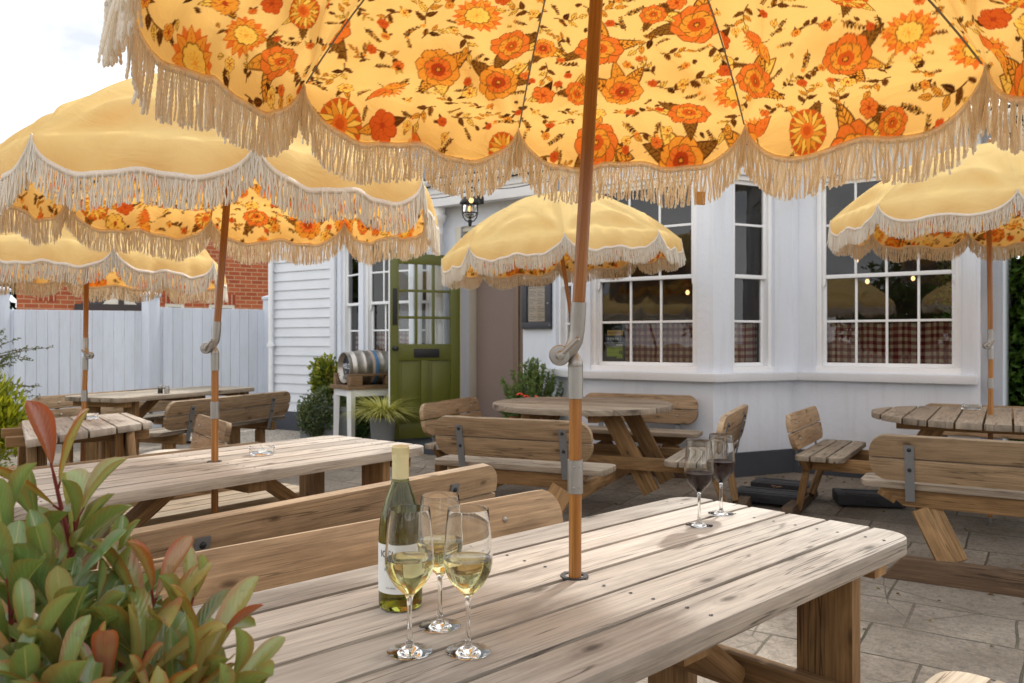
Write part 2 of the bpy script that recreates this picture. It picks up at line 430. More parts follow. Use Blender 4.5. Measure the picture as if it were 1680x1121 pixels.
# ---- ground
def paving(g):
    uv = g.uv()
    wob = g.n('ShaderNodeVectorMath', {'operation': 'ADD'}, _0=uv)
    ns = g.n('ShaderNodeTexNoise', None, Vector=uv, Scale=1.3, Detail=3.)
    nv = g.n('ShaderNodeVectorMath', {'operation': 'SCALE'}, _0=ns.outputs['Color'], Scale=.05)
    g.nt.links.new(nv.outputs[0], wob.inputs[1])
    v = wob.outputs[0]
    bt = g.n('ShaderNodeTexBrick', {'offset': .42, 'offset_frequency': 2, 'squash': .72, 'squash_frequency': 3}, Vector=v, Color1=S(172, 160, 144), Color2=S(140, 130, 117), Mortar=S(58, 52, 43), Scale=1., Mortar_Size=.007, Mortar_Smooth=.4, Brick_Width=.60, Row_Height=.42)
    n1 = g.noise(uv, 2.2, 6, .65); n2 = g.noise(uv, 22, 5, .7); n3 = g.noise(uv, 120, 3, .6)
    c = g.mix(g.ramp(n1, [(.35, 0.), (.68, 1.)]), bt.outputs[0], S(126, 114, 100))
    c = g.mix(g.math('MULTIPLY', g.ramp(n2, [(.46, 0.), (.70, 1.)]), .65), c, S(82, 74, 66))
    c = g.mix(g.math('MULTIPLY', g.ramp(n3, [(.55, 0.), (.75, 1.)]), .35), c, S(162, 153, 142))
    cr = g.n('ShaderNodeTexVoronoi', {'feature': 'DISTANCE_TO_EDGE'}, Vector=v, Scale=1.25)
    ck = g.math('MULTIPLY', g.math('LESS_THAN', cr.outputs['Distance'], .0035), g.math('GREATER_THAN', g.noise(uv, .9, 2), .5))
    c = g.mix(g.math('MULTIPLY', ck, .7), c, S(74, 66, 56))
    blot = g.ramp(g.noise(uv, .8, 6, .7), [(.48, 0.), (.66, 1.)])
    c = g.mix(g.math('MULTIPLY', blot, .45), c, S(84, 75, 64))
    moss = g.math('MULTIPLY', bt.outputs[1], g.ramp(g.noise(uv, 3.5, 3), [(.45, 0.), (.6, 1.)]))
    c = g.mix(g.math('MULTIPLY', moss, .5), c, S(74, 72, 42))
    n4 = g.noise(uv, 60, 4, .7)
    c = g.mix(g.math('MULTIPLY', g.ramp(n4, [(.42, 1.), (.56, 0.)]), .3), c, S(70, 63, 55))
    b = g.pbr(Base_Color=c, Roughness=.82)
    h = g.math('ADD', g.math('MULTIPLY', g.math('ADD', bt.outputs[1], ck), -1.), g.math('ADD', g.math('MULTIPLY', n1, .4), g.math('MULTIPLY', n2, .25)))
    g.nt.links.new(g.bump(h, .7, .012), b.inputs['Normal']); g.out(b)
M_PAVE = mat('paving_slabs', paving)
def gravel(g):
    uv = g.uv(); v = g.n('ShaderNodeTexVoronoi', None, Vector=uv, Scale=55.)
    c = g.mix(g.n('ShaderNodeSeparateColor', None, _0=v.outputs['Color']).outputs[0], S(120, 110, 98), S(196, 186, 172))
    b = g.pbr(Base_Color=c, Roughness=.85); g.nt.links.new(g.bump(v.outputs['Distance'], -1., .02), b.inputs['Normal']); g.out(b)
M_GRAV = mat('gravel', gravel)
M_EARTH = plain('earth', S(120, 112, 92), .9, 0, .5, 3)

# ---- plants
def leafmat(name, stops, trans=.3, rough=.45, vein=False, spec=.4):
    def fn(g):
        t = g.attr('tint', 2); o = g.obj()
        k = g.math('ADD', t, g.math('MULTIPLY_ADD', g.noise(o, 12 if not vein else 28, 3), .24, -.12), clamp=True)
        c = g.ramp(k, stops)
        if vein:
            u = g.attr('lu', 2); w = g.attr('lw', 2)
            ax = g.math('ABSOLUTE', w)
            mid = g.math('LESS_THAN', ax, .055)
            sv = g.math('SINE', g.math('MULTIPLY', g.math('SUBTRACT', u, g.math('MULTIPLY', ax, .42)), 62.))
            c = g.mix(g.math('MULTIPLY', g.ramp(sv, [(.82, 0.), (1., 1.)]), .3), c, g.mix(.5, c, S(214, 200, 120)))
            red = g.attr('red', 2)
            rim = g.math('MULTIPLY', g.ramp(g.math('ADD', ax, g.math('MULTIPLY', g.noise(o, 60, 3), .3)), [(.75, 0.), (1.15, 1.)]), red)
            c = g.mix(rim, c, S(170, 62, 34))
            c = g.mix(g.math('MULTIPLY', mid, .7), c, g.mix(red, S(190, 196, 120), S(176, 56, 48)))
            spots = g.ramp(g.noise(o, 75, 2, .4), [(.66, 0.), (.72, 1.)])
            c = g.mix(g.math('MULTIPLY', spots, .3), c, S(96, 66, 40))
        p = g.pbr(Base_Color=c, Roughness=rough); p.inputs['Specular IOR Level'].default_value = spec
        if vein:
            g.nt.links.new(g.bump(g.math('ADD', sv, g.math('MULTIPLY', g.noise(o, 90, 3), 1.5)), .12, .001), p.inputs['Normal'])
        tl = g.n('ShaderNodeBsdfTranslucent', None, Color=g.mix(.35, c, S(190, 190, 40)))
        g.out(g.n('ShaderNodeMixShader', None, _0=trans, _1=p.outputs[0], _2=tl.outputs[0]))
    return mat(name, fn)
M_PHOT = leafmat('photinia_leaf', [(0., S(56, 92, 50)), (.3, S(98, 130, 74)), (.54, S(146, 162, 96)), (.76, S(168, 150, 88)), (.9, S(158, 98, 84)), (1., S(160, 76, 74))], .28, .2, True, .85)
M_STEM = plain('red_stem', S(120, 44, 40), .5)
M_TWIG = plain('twig', S(92, 76, 58), .8)
M_HEDGE = leafmat('hedge_leaf', [(0., S(62, 96, 38)), (.5, S(108, 150, 58)), (1., S(158, 194, 92))], .35, .4)
M_CONIF = leafmat('golden_conifer', [(0., S(70, 84, 18)), (.5, S(142, 150, 28)), (1., S(196, 196, 56))], .3, .6)
M_DKBUSH = leafmat('dark_bush_leaf', [(0., S(46, 62, 42)), (.5, S(92, 110, 72)), (1., S(140, 148, 110))], .22, .6)
M_VARI = leafmat('variegated_leaf', [(0., S(64, 90, 32)), (.45, S(132, 146, 48)), (.8, S(204, 196, 90)), (1., S(206, 146, 60))], .3, .5)
M_IVY = leafmat('ivy_leaf', [(0., S(40, 66, 38)), (.6, S(84, 120, 68)), (1., S(134, 162, 104))], .22, .4)
M_SEDGE = leafmat('sedge_blade', [(0., S(150, 156, 66)), (.5, S(206, 204, 110)), (1., S(236, 232, 168))], .35, .5)
M_ROSE = leafmat('rosemary_leaf', [(0., S(44, 68, 36)), (.5, S(92, 124, 62)), (1., S(150, 172, 106))], .22, .55)
M_TREE = leafmat('tree_leaf', [(0., S(28, 44, 20)), (.5, S(58, 84, 34)), (1., S(96, 120, 52))], .25, .5)
M_RED = plain('red_petal', S(222, 74, 52), .5)
M_BARK = plain('bark', S(88, 74, 60), .9, 0, .6, 20)
M_POT = plain('grey_planter', S(120, 124, 128), .7, 0, .3, 20)
M_TERRA = plain('terracotta', S(160, 92, 62), .8, 0, .2, 20)

# ---- canopy cloth: mustard outside, print inside
def canopy(g):
    back = g.nt.nodes.new('ShaderNodeNewGeometry').outputs['Backfacing']
    o = g.obj(); weave = g.noise(o, 420, 2, .5); fade = g.noise(o, 2.6, 5, .62)
    outc = g.mix(fade, S(253, 220, 146), S(255, 232, 172))
    pr = g.attr('print', 0)
    stain = g.ramp(g.noise(g.vmul(o, (1, 1, .35)), 7, 5, .65), [(.52, 0.), (.72, 1.)])
    outc = g.mix(g.math('MULTIPLY', stain, .16), outc, S(196, 150, 84))
    c = g.mix(back, outc, pr)
    wr = g.noise(g.vmul(o, (1, 1, 1.6)), 5.5, 4, .55, 1.4)
    bm = g.bump(g.math('ADD', g.math('MULTIPLY', weave, .06), wr), .35, .02)
    d = g.n('ShaderNodeBsdfDiffuse', None, Color=c, Normal=bm)
    tc = g.mix(back, S(255, 216, 128), g.mix(.38, pr, pr, 'MULTIPLY'))
    t = g.n('ShaderNodeBsdfTranslucent', None, Color=tc, Normal=bm)
    g.out(g.n('ShaderNodeMixShader', None, _0=.46, _1=d.outputs[0], _2=t.outputs[0]))
M_CANOPY = mat('printed_canopy', canopy)
def cotton(g):
    o = g.obj(); n = g.noise(o, 160, 3, .6)
    c = g.mix(n, S(240, 236, 228), S(253, 251, 247))
    d = g.n('ShaderNodeBsdfDiffuse', None, Color=c); t = g.n('ShaderNodeBsdfTranslucent', None, Color=S(252, 242, 222))
    g.out(g.n('ShaderNodeMixShader', None, _0=.48, _1=d.outputs[0], _2=t.outputs[0]))
M_FRINGE = mat('cotton_fringe', cotton)
def cushion(g):
    o = g.obj(); n = g.noise(o, 30, 4); c = g.mix(n, S(206, 200, 188), S(228, 222, 210))
    w = g.noise(o, 70, 2); c = g.mix(g.math('MULTIPLY', g.ramp(w, [(.55, 0.), (.62, 1.)]), .4), c, S(176, 172, 166))
    b = g.pbr(Base_Color=c, Roughness=.9); g.nt.links.new(g.bump(g.noise(o, 14, 3), .4, .02), b.inputs['Normal']); g.out(b)
M_CUSH = mat('pale_cushion', cushion)

# ---- glassware
def clear(name, col=(1, 1, 1, 1), ior=1.5, rough=0.):
    def fn(g):
        b = g.pbr(Base_Color=col, Roughness=rough, IOR=ior); b.inputs['Transmission Weight'].default_value = 1.
        g.out(b)
    return mat(name, fn)
def absorb(name, col, dens, ior):
    def fn(g):
        b = g.n('ShaderNodeBsdfGlass', None, Color=(1, 1, 1, 1), Roughness=0., IOR=ior)
        o = g.out(b)
        v = g.n('ShaderNodeVolumeAbsorption', None, Color=col, Density=dens)
        g.nt.links.new(v.outputs[0], o.inputs[1])
    return mat(name, fn)
M_GLASS = clear('clear_glass', (.99, 1, .995, 1), 1.48)
M_WWINE = clear('white_wine', (.97, .90, .50, 1), 1.34)
M_RWINE = mat('red_wine', lambda g: g.out(g.pbr(Base_Color=(.014, .0006, .0022, 1), Roughness=.3, IOR=1.05)))
M_BOTTLE = clear('green_bottle_glass', (.36, .37, .06, 1), 1.5)
M_BWINE = clear('bottled_wine', (.9, .80, .25, 1), 1.34)
M_CAP = plain('cream_screwcap', S(216, 204, 156), .42, .1)
M_LABEL = plain('paper_label', S(232, 234, 232), .7, 0, 0, 40, .02)
M_INK = plain('grey_ink', S(84, 86, 92), .7)
def lampglass(g):
    fr = g.n('ShaderNodeFresnel', None, IOR=1.5)
    tr = g.n('ShaderNodeBsdfTransparent', None, Color=(.93, .92, .9, 1)); gl = g.n('ShaderNodeBsdfGlossy', None, Color=(1, 1, 1, 1), Roughness=.05)
    g.out(g.n('ShaderNodeMixShader', None, _0=fr.outputs[0], _1=tr.outputs[0], _2=gl.outputs[0]))
M_LGLASS = mat('lamp_glass', lampglass)
# ================================================================== printed cloth: motifs drawn as filled outlines into an array,
# sampled per vertex of the canopy mesh
TW, TH, RES = .80, 1.30, 1700           # tile in metres, pixels per metre
def paint_tile():
    H, W = int(TH*RES), int(TW*RES)
    lin = lambda *c: np.array(S(*c)[:3], np.float32)
    BASE, GOLD, LEMON, ORNG, DORG, RED, BRN, DBRN, OLIV = (lin(249, 208, 128), lin(236, 164, 60), lin(248, 204, 96), lin(232, 130, 50), lin(214, 102, 38),
        lin(186, 74, 32), lin(104, 60, 24), lin(74, 40, 18), lin(152, 104, 40))
    OUTL = lin(158, 88, 34)
    img = np.empty((H, W, 3), np.float32); img[:] = BASE
    def poly(P, col):
        P = np.asarray(P, float)*RES
        x0, y0 = np.floor(P.min(0)).astype(int)-1; x1, y1 = np.ceil(P.max(0)).astype(int)+2
        ys = np.arange(y0, y1)+.5; xs = np.arange(x0, x1)+.5
        ins = np.zeros((len(ys), len(xs)), bool)
        X = xs[None, :]; Y = ys[:, None]
        n = len(P)
        for i in range(n):
            ax, ay = P[i]; bx, by = P[(i+1) % n]
            if ay == by: continue
            c = ((ay > Y) != (by > Y)) & (X < (bx-ax)*(Y-ay)/(by-ay)+ax)
            ins ^= c
        yy = np.arange(y0, y1) % H; xx = np.arange(x0, x1) % W
        sub = img[np.ix_(yy, xx)]; sub[ins] = col; img[np.ix_(yy, xx)] = sub
    def tr(P, c, a, s=1.):
        P = np.asarray(P, float)*s; ca, sa = math.cos(a), math.sin(a)
        return np.stack([P[:, 0]*ca-P[:, 1]*sa+c[0], P[:, 0]*sa+P[:, 1]*ca+c[1]], 1)
    def polar(c, fn, col, n=90):
        t = np.linspace(0, 2*math.pi, n, endpoint=False); r = fn(t)
        poly(np.stack([c[0]+r*np.cos(t), c[1]+r*np.sin(t)], 1), col)
    def petal(L, w, tip=1.6, n=12):
        t = np.linspace(0, 1, n); y = w*np.sin(math.pi*t**.8)**(1/1.2)*(1-.25*t)
        return np.concatenate([np.stack([t*L, y], 1), np.stack([t[::-1]*L, -y[::-1]], 1)])
    def stroke(P, w, col):
        P = np.asarray(P, float); d = np.gradient(P, axis=0); d /= np.maximum(np.linalg.norm(d, axis=1, keepdims=True), 1e-9)
        nn = np.stack([-d[:, 1], d[:, 0]], 1); ww = w*np.linspace(1, .55, len(P))[:, None]
        poly(np.concatenate([P+nn*ww, (P-nn*ww)[::-1]]), col)
    def leaf(c, a, L, w, kind):
        P = petal(L, w)
        if kind == 0:      # solid dark leaf
            poly(tr(P, c, a), DBRN if rng.random() < .5 else BRN)
            stroke(tr([(0, 0), (L*.5, w*.1), (L*.92, 0)], c, a), .0007, OLIV)
        elif kind == 1:    # striped two tone leaf
            poly(tr(P, c, a), BRN); poly(tr(P*[.9, .82]+[L*.05, 0], c, a), GOLD if rng.random() < .4 else OLIV)
            for k in range(6):
                x = L*(.14+.12*k)
                for s in (-1, 1):
                    stroke(tr([(x, 0), (x+L*.07, s*w*.33), (x+L*.15, s*w*.66)], c, a), .0016, BRN)
            stroke(tr([(0, 0), (L*.5, 0), (L*.95, 0)], c, a), .0014, BRN)
        else:              # outlined gold leaf
            poly(tr(P, c, a), OLIV); poly(tr(P*[.88, .76]+[L*.06, 0], c, a), LEMON if rng.random() < .5 else GOLD)
            stroke(tr([(0, 0), (L*.5, w*.05), (L*.9, 0)], c, a), .001, OLIV)
            for k in range(4):
                x = L*(.2+.16*k)
                for s in (-1, 1): stroke(tr([(x, 0), (x+L*.1, s*w*.45)], c, a), .0007, OLIV)
    def wpetal(L, w, n=16):
        t = np.linspace(0, 1, n); y = w*np.minimum(1, t*2.2)**.7*np.sqrt(np.maximum(1-np.maximum(0, (t-.62)/.38)**2, 0))
        top = np.stack([t*L, y], 1); bot = np.stack([t[::-1]*L, -y[::-1]], 1)
        P = np.concatenate([top, bot]); P[:, 0] += .05*L*np.cos(P[:, 1]/w*9)*(P[:, 0] > .8*L); return P
    def peony(c, r):
        p = rng.random()*6; flip = rng.random() < .5
        for s in range(3):
            leaf(c, p+s*1.1+rng.uniform(2, 3.2), r*2.0, r*.46, [1, 2, 1][s])
        A, Bc, Cc = (ORNG, GOLD, DORG) if flip else (GOLD, ORNG, RED)
        for k in range(8):
            a = p+k*.785; poly(tr(wpetal(r*1.06, r*.44), c, a), OUTL); poly(tr(wpetal(r*1.02, r*.40), c, a), A)
            for q in (-.12, 0, .12): stroke(tr([(r*.4, q*r), (r*.65, q*1.8*r), (r*.92, q*2.2*r)], c, a), .0011, DORG if flip else ORNG)
        for k in range(6):
            a = p+.4+k*1.047; poly(tr(wpetal(r*.68, r*.34), c, a), OLIV); poly(tr(wpetal(r*.64, r*.30), c, a), Bc)
            for q in (-.08, .08): stroke(tr([(r*.2, q*r), (r*.4, q*1.5*r), (r*.58, q*2.*r)], c, a), .0011, Cc)
        for k in range(5): poly(tr(wpetal(r*.36, r*.2), c, p+k*1.256), Cc)
        polar(c, lambda t: r*.13*(1+.2*np.sin(7*t)), BRN); polar(c, lambda t: r*.08*(1+.2*np.sin(5*t)), GOLD)
    def daisy(c, r):
        p = rng.random()*6; n = 17
        leaf(c, p+2, r*1.7, r*.36, 1); leaf(c, p+3.1, r*1.6, r*.3, 2)
        polar(c, lambda t: r*.96+0*t, DORG)
        for k in range(n):
            a = p+k*2*math.pi/n
            poly(tr(petal(r*1.02, r*.175), c, a), OLIV); poly(tr(petal(r*.97, r*.14), c, a), LEMON if k % 2 else GOLD)
        polar(c, lambda t: r*.34*(1+.05*np.sin(12*t)), ORNG); polar(c, lambda t: r*.2*(1+.1*np.sin(9*t)), DORG)
    def sunf(c, r):
        p = rng.random()*6
        for k in range(9):
            a = p+k*2*math.pi/9+.35; poly(tr(petal(r*1.08, r*.27), c, a), ORNG)
        for k in range(9):
            a = p+k*2*math.pi/9
            poly(tr(petal(r*1.06, r*.29), c, a), DORG); poly(tr(petal(r, r*.25), c, a), GOLD)
            stroke(tr([(r*.4, 0), (r*.6, 0), (r*.85, 0)], c, a), .0012, DORG)
        polar(c, lambda t: r*.5*(1+.12*np.abs(np.sin(5*t))), OLIV); polar(c, lambda t: r*.45*(1+.14*np.abs(np.sin(5*t))), LEMON)
        for k in range(10):
            a = k*.628; stroke([(c[0], c[1]), (c[0]+r*.2*math.cos(a), c[1]+r*.2*math.sin(a)), (c[0]+r*.34*math.cos(a+.2), c[1]+r*.34*math.sin(a+.2))], .001, GOLD)
    def fan(c, r):          # open pod with two speckled wings
        p = rng.random()*6.3
        for k in range(-3, 4): poly(tr(petal(r*1.1, r*.17), c, p+k*.3), DORG); poly(tr(petal(r*1.03, r*.13), c, p+k*.3), GOLD)
        P = tr(petal(r*.8, r*.34), c, p); poly(P, BRN); poly(tr(petal(r*.76, r*.3), c, p), ORNG)
        for s in (-1, 1):
            P = petal(r*1.35, r*.34); P[:, 1] += .3*P[:, 0]**2/r*s
            poly(tr(P, c, p+s*.95), BRN); poly(tr(P*[.95, .9], c, p+s*.95), GOLD if s > 0 else ORNG)
            for k in range(20):
                q = P.mean(0)+np.array([rng.uniform(-.4, .4)*r, rng.uniform(-.16, .16)*r]); q = tr([q], c, p+s*.95)[0]
                polar(q, lambda t: r*.035+0*t, DORG, 8)
        stroke(tr([(0, 0), (-r*.2, r*.05), (-r*.5, r*.0)], c, p), .002, BRN)
    def small(c, r):
        p = rng.random()*6; col = [ORNG, DORG, GOLD, LEMON][int(rng.integers(0, 4))]
        leaf(c, p+rng.uniform(1, 5), r*2., r*.45, int(rng.integers(0, 3))); leaf(c, p+rng.uniform(1, 5), r*1.9, r*.4, int(rng.integers(0, 3)))
        for k in range(6):
            a = p+k*1.047; poly(tr(wpetal(r*1.04, r*.45), c, a), OUTL if col is not DORG else RED); poly(tr(wpetal(r*.97, r*.40), c, a), col)
            stroke(tr([(r*.2, 0), (r*.5, 0), (r*.75, 0)], c, a), .001, RED)
        polar(c, lambda t: r*.2+0*t, RED)
    def sprig(c, L):
        p = rng.random()*6.3; t = np.linspace(0, 1, 14); cur = rng.uniform(-.6, .6)
        P = tr(np.stack([t*L, cur*L*t*t], 1), c, p); stroke(P, .0016, BRN)
        for k in range(2, 13, 2):
            for s in (-1, 1):
                leaf(P[k], p+s*.8+cur*t[k], L*.24*(1.1-.5*t[k]), L*.065, [0, 2, 0][int(rng.integers(0, 3))])
        if rng.random() < .6: 
            q = P[-1]
            for k in range(5): poly(tr(petal(L*.16, L*.055), q, p+k*1.256), [GOLD, ORNG, LEMON][k % 3 if rng.random() < .4 else 0])
            polar(q, lambda t: L*.03+0*t, RED, 10)
    placed = []
    def dart(n, rad, fns, lo, hi, tries=500):
        for i in range(n):
            for _ in range(tries):
                c = (rng.uniform(0, TW), rng.uniform(0, TH)); ok = True
                for (q, r2) in placed:
                    dx = abs(c[0]-q[0]); dx = min(dx, TW-dx); dy = abs(c[1]-q[1]); dy = min(dy, TH-dy)
                    if math.hypot(dx, dy) < rad+r2: ok = False; break
                if ok:
                    placed.append((c, rad)); fns[i % len(fns)](c, rng.uniform(lo, hi)); break
    def spray(c, r):        # a curved stem carrying flowers and leaves
        p = rng.random()*6.3; t = np.linspace(0, 1, 16); cu = rng.choice([-1, 1])*rng.uniform(.5, .9); L = r*2.2
        P = tr(np.stack([(t-.5)*L, cu*L*(t-.5)**2], 1), c, p); stroke(P, .0024, BRN); stroke(P, .0012, OLIV)
        for k in (4, 8, 11): leaf(P[k], p+rng.choice([-1, 1])*rng.uniform(.6, 1.2), r*.75, r*.24, int(rng.integers(0, 3)))
        small(tuple(P[-1]), r*.42); small(tuple(P[0]), r*.34)
    def leafy(c, r):        # a branch of two-tone leaves
        p = rng.random()*6.3; t = np.linspace(0, 1, 12); cu = rng.choice([-1, 1])*.5; L = r*2.1
        P = tr(np.stack([(t-.5)*L, cu*L*(t-.5)**2], 1), c, p); stroke(P, .0018, BRN)
        for k, s_ in ((2, 1), (4, -1), (6, 1), (8, -1), (11, 0)): leaf(P[k], p+s_*.85+cu*(t[k]-.5), r*.95, r*.25, [1, 2, 1, 2, 0][k % 5])
    dart(18, .074, [sunf, peony, fan, peony, daisy, peony], .056, .070)
    dart(46, .046, [spray, leafy, peony, leafy, spray, leafy, small], .034, .043)
    dart(90, .029, [small, lambda c, r: sprig(c, r*2.6), leafy, lambda c, r: sprig(c, r*2.2)], .022, .028)
    dart(220, .017, [lambda c, r: sprig(c, r*2.4), lambda c, r: small(c, r*.7), lambda c, r: leaf(c, rng.random()*6.3, r*1.3, r*.4, int(rng.integers(0, 3)))], .016, .021)
    # soften the sampling
    k = img.copy()
    for ax in (0, 1): k = (np.roll(k, 1, ax)+2*k+np.roll(k, -1, ax))/4
    return k
TILE = paint_tile()
def sample_tile(u, v):
    H, W, _ = TILE.shape
    x = (u*RES) % W; y = (v*RES) % H
    x0 = np.floor(x).astype(int); y0 = np.floor(y).astype(int); fx = (x-x0)[:, None]; fy = (y-y0)[:, None]
    x0 %= W; y0 %= H; x1 = (x0+1) % W; y1 = (y0+1) % H
    return (TILE[y0, x0]*(1-fx)+TILE[y0, x1]*fx)*(1-fy)+(TILE[y1, x0]*(1-fx)+TILE[y1, x1]*fx)*fy

HALF = math.pi/8
def drop(a): 
    a = np.abs(a)
    return np.maximum(1-a**3, 0)**.62*(1-.26*np.exp(-(a/.36)**2))
def gore(phi, a, q, tv, Rr, Hh, Dm, seed):
    """points of one canopy panel: a across (-1..1), q from apex to rim, tv down the valance"""
    D = Dm*drop(a)+.004
    rho = Rr*q; z = Hh*(1-q**2.15)
    sag = .022*(1-a*a)*np.sin(math.pi*np.minimum(q, 1))*q
    fold = -.026*np.exp(-((q-.90-.055*np.abs(a)**1.5)/.05)**2)*(1-np.abs(a)**4)
    fold = fold+.015*np.exp(-((q-.80-.12*a*a)/.05)**2)*(1-a*a)
    wr = .006*np.sin(17*a+seed)*np.sin(9*q+2*seed)*q**4*(1-a**4)
    for s_ in (-1., 1.):     # creases fanning out of the rib tips
        dx = (1-s_*a)*1.0; dy = (1-q)*2.6; rr = np.sqrt(dx*dx+dy*dy); th = np.arctan2(dy, dx)
        sn = np.sin(8.5*th+seed*1.3+s_); wr = wr+.014*np.exp(-((rr-.7)/.5)**2)*np.sign(sn)*np.abs(sn)**.75*np.sin(np.clip(th, 0, 1.57)*2)**.7*(1-a**4)
    x = rho*math.cos(HALF)*1.0; y = rho*math.sin(HALF)*a
    off = fold+wr
    out = D*(.58*tv-.33*tv*tv)+.010*np.sin(8*a+seed*2)*tv*tv*(1-np.abs(a)**3)
    x = x+off*.6+out; z = z-sag+off*.75-D*(.72*tv+.30*tv*tv)
    c, s = math.cos(phi), math.sin(phi)
    return np.stack([x*c-y*s, x*s+y*c, z], -1)

def canopy_mesh(name, parent, mw, Rr, Hh, Dm, rot, res, q0=.03, hd=None, seed0=0):
    Vs, Fs, Cs, base = [], [], [], 0
    for g_ in range(8):
        phi = rot+g_*math.pi/4
        rs = res if (hd is None or g_ in hd) else .016
        qa = .0 if rs > .004 else .42
        na = max(8, int(.7/rs)); n2 = max(5, int(.14/rs)); n1 = max(8, int(.6/rs) if qa else int(.95/rs))
        qs = np.linspace(qa, 1, n1) if qa else np.linspace(q0, 1, n1)
        if qa: qs = np.concatenate([np.linspace(q0, qa, 14)[:-1], qs])
        q = np.concatenate([qs, np.ones(n2)]); tv = np.concatenate([np.zeros(len(qs)), np.linspace(0, 1, n2+1)[1:]])
        a = np.linspace(-1, 1, na+1)
        A, Q = np.meshgrid(a, q); _, TV = np.meshgrid(a, tv)
        P = gore(phi, A, Q, TV, Rr, Hh, Dm, g_*1.7+seed0)
        nr, nc = A.shape
        lat = (Rr*Q*math.sin(HALF)*A).ravel(); s = (Rr*(Q+.32*Q**3)+Dm*drop(A)*TV).ravel()
        fl = 1 if g_ % 2 else -1
        Cs.append(sample_tile(lat*fl+.37*g_+seed0*.13, s+.29*g_+seed0*.21))
        Vs.append(P.reshape(-1, 3))
        i = np.arange(nr-1)[:, None]*nc+np.arange(nc-1)[None, :]
        Fs.append(np.stack([i, i+nc, i+nc+1, i+1], -1).reshape(-1, 4)+base); base += nr*nc
    return npmesh(name, np.concatenate(Vs), np.concatenate(Fs), M_CANOPY, parent, True, {'print': np.concatenate(Cs)}, mw)

def edge_path(Rr, Hh, Dm, rot, seed0, n=400):
    P = []
    for g_ in range(8):
        a = np.linspace(-1, 1, n); o = np.ones(n)
        P.append(gore(rot+g_*math.pi/4, a, o, o, Rr, Hh, Dm, g_*1.7+seed0)[:-1])
    return np.concatenate(P)
def fringe_mesh(name, parent, mw, Rr, Hh, Dm, rot, spacing, L, r, nseg, k, seed0=0, twist=True):
    P = edge_path(Rr, Hh, Dm, rot, seed0); Pc = np.concatenate([P, P[:1]])
    d = np.linalg.norm(np.diff(Pc, axis=0), axis=1); cum = np.concatenate([[0], np.cumsum(d)])
    n = int(cum[-1]/spacing); s = (np.arange(n)+rng.uniform(-.3, .3, n))*spacing % cum[-1]
    X = np.stack([np.interp(s, cum, Pc[:, i]) for i in range(3)], 1)
    out = X.copy(); out[:, 2] = 0; out /= np.linalg.norm(out, axis=1, keepdims=True)
    tang = np.stack([-out[:, 1], out[:, 0], 0*out[:, 0]], 1)
    t = np.linspace(0, 1, nseg+1)
    Ln = L*rng.uniform(.93, 1.05, n)*(1+.05*np.sin(s*9))
    sway_t = (rng.normal(0, .0042, n)+.004*np.sin(s*31)+.003*np.sin(s*83))[:, None]*t**1.3
    sway_o = (rng.normal(0, .005, n)+.006*np.sin(s*23)+.003)[:, None]*t
    wig = .0022*np.sin(t[None, :]*rng.uniform(5, 11, n)[:, None]+rng.uniform(0, 6, n)[:, None])*np.minimum(1, t*4)
    lay = (rng.uniform(-.004, .004, n))[:, None]
    C = X[:, None, :]+out[:, None, :]*(sway_o+lay)[..., None]+tang[:, None, :]*(sway_t+wig)[..., None]
    C[..., 2] -= Ln[:, None]*t+.002
    rr = r*rng.uniform(.85, 1.2, n)[:, None]*np.ones(nseg+1)
    if twist: rr = rr*(1+.24*np.where(np.arange(nseg+1) % 2, 1, -1))
    rr = rr*np.where(t > .97, .8, 1.)
    ang = np.arange(k)*2*math.pi/k
    off = out[:, None, None, :]*np.cos(ang)[None, None, :, None]+tang[:, None, None, :]*np.sin(ang)[None, None, :, None]
    V = C[:, :, None, :]+off*rr[:, :, None, None]
    base = (np.arange(n)*(nseg+1)*k)[:, None, None]+(np.arange(nseg)*k)[None, :, None]
    j = np.arange(k)[None, None, :]; j2 = (j+1) % k
    Fc = np.stack([base+j, base+j2, base+j2+k, base+j+k], -1).reshape(-1, 4)[:, ::-1]
    V = V.reshape(-1, 3)
    # woven heading band along the edge, a flat ribbon 3 mm thick
    m = 1600; sb = np.linspace(0, cum[-1], m, endpoint=False)
    B = np.stack([np.interp(sb, cum, Pc[:, i]) for i in range(3)], 1); ob = B.copy(); ob[:, 2] = 0; ob /= np.linalg.norm(ob, axis=1, keepdims=True)
    rip = (.0008*np.sin(sb*900))[:, None]
    ring = [B+ob*.0032+[0, 0, .010]+ob*rip, B+ob*.0042+[0, 0, -.010]+ob*rip, B-ob*.003+[0, 0, -.010], B-ob*.0028+[0, 0, .006]]
    b0 = len(V); V = np.concatenate([V]+ring)
    i = np.arange(m); i2 = (i+1) % m
    bf = [np.stack([b0+p*m+i, b0+p*m+i2, b0+q_*m+i2, b0+q_*m+i], -1) for p, q_ in ((0, 1), (1, 2), (2, 3), (3, 0))]
    Fc = np.concatenate([Fc]+[x[:, ::-1] for x in bf])
    return npmesh(name, V, Fc, M_FRINGE, parent, False if k < 5 else True, None, mw)

def axis_matrix(origin, axis):
    ez = Vector(axis).normalized(); ex = Vector((1, 0, 0)); ex = (ex-ez*ex.dot(ez)).normalized(); ey = ez.cross(ex)
    return frame(origin, ex, ey, ez)

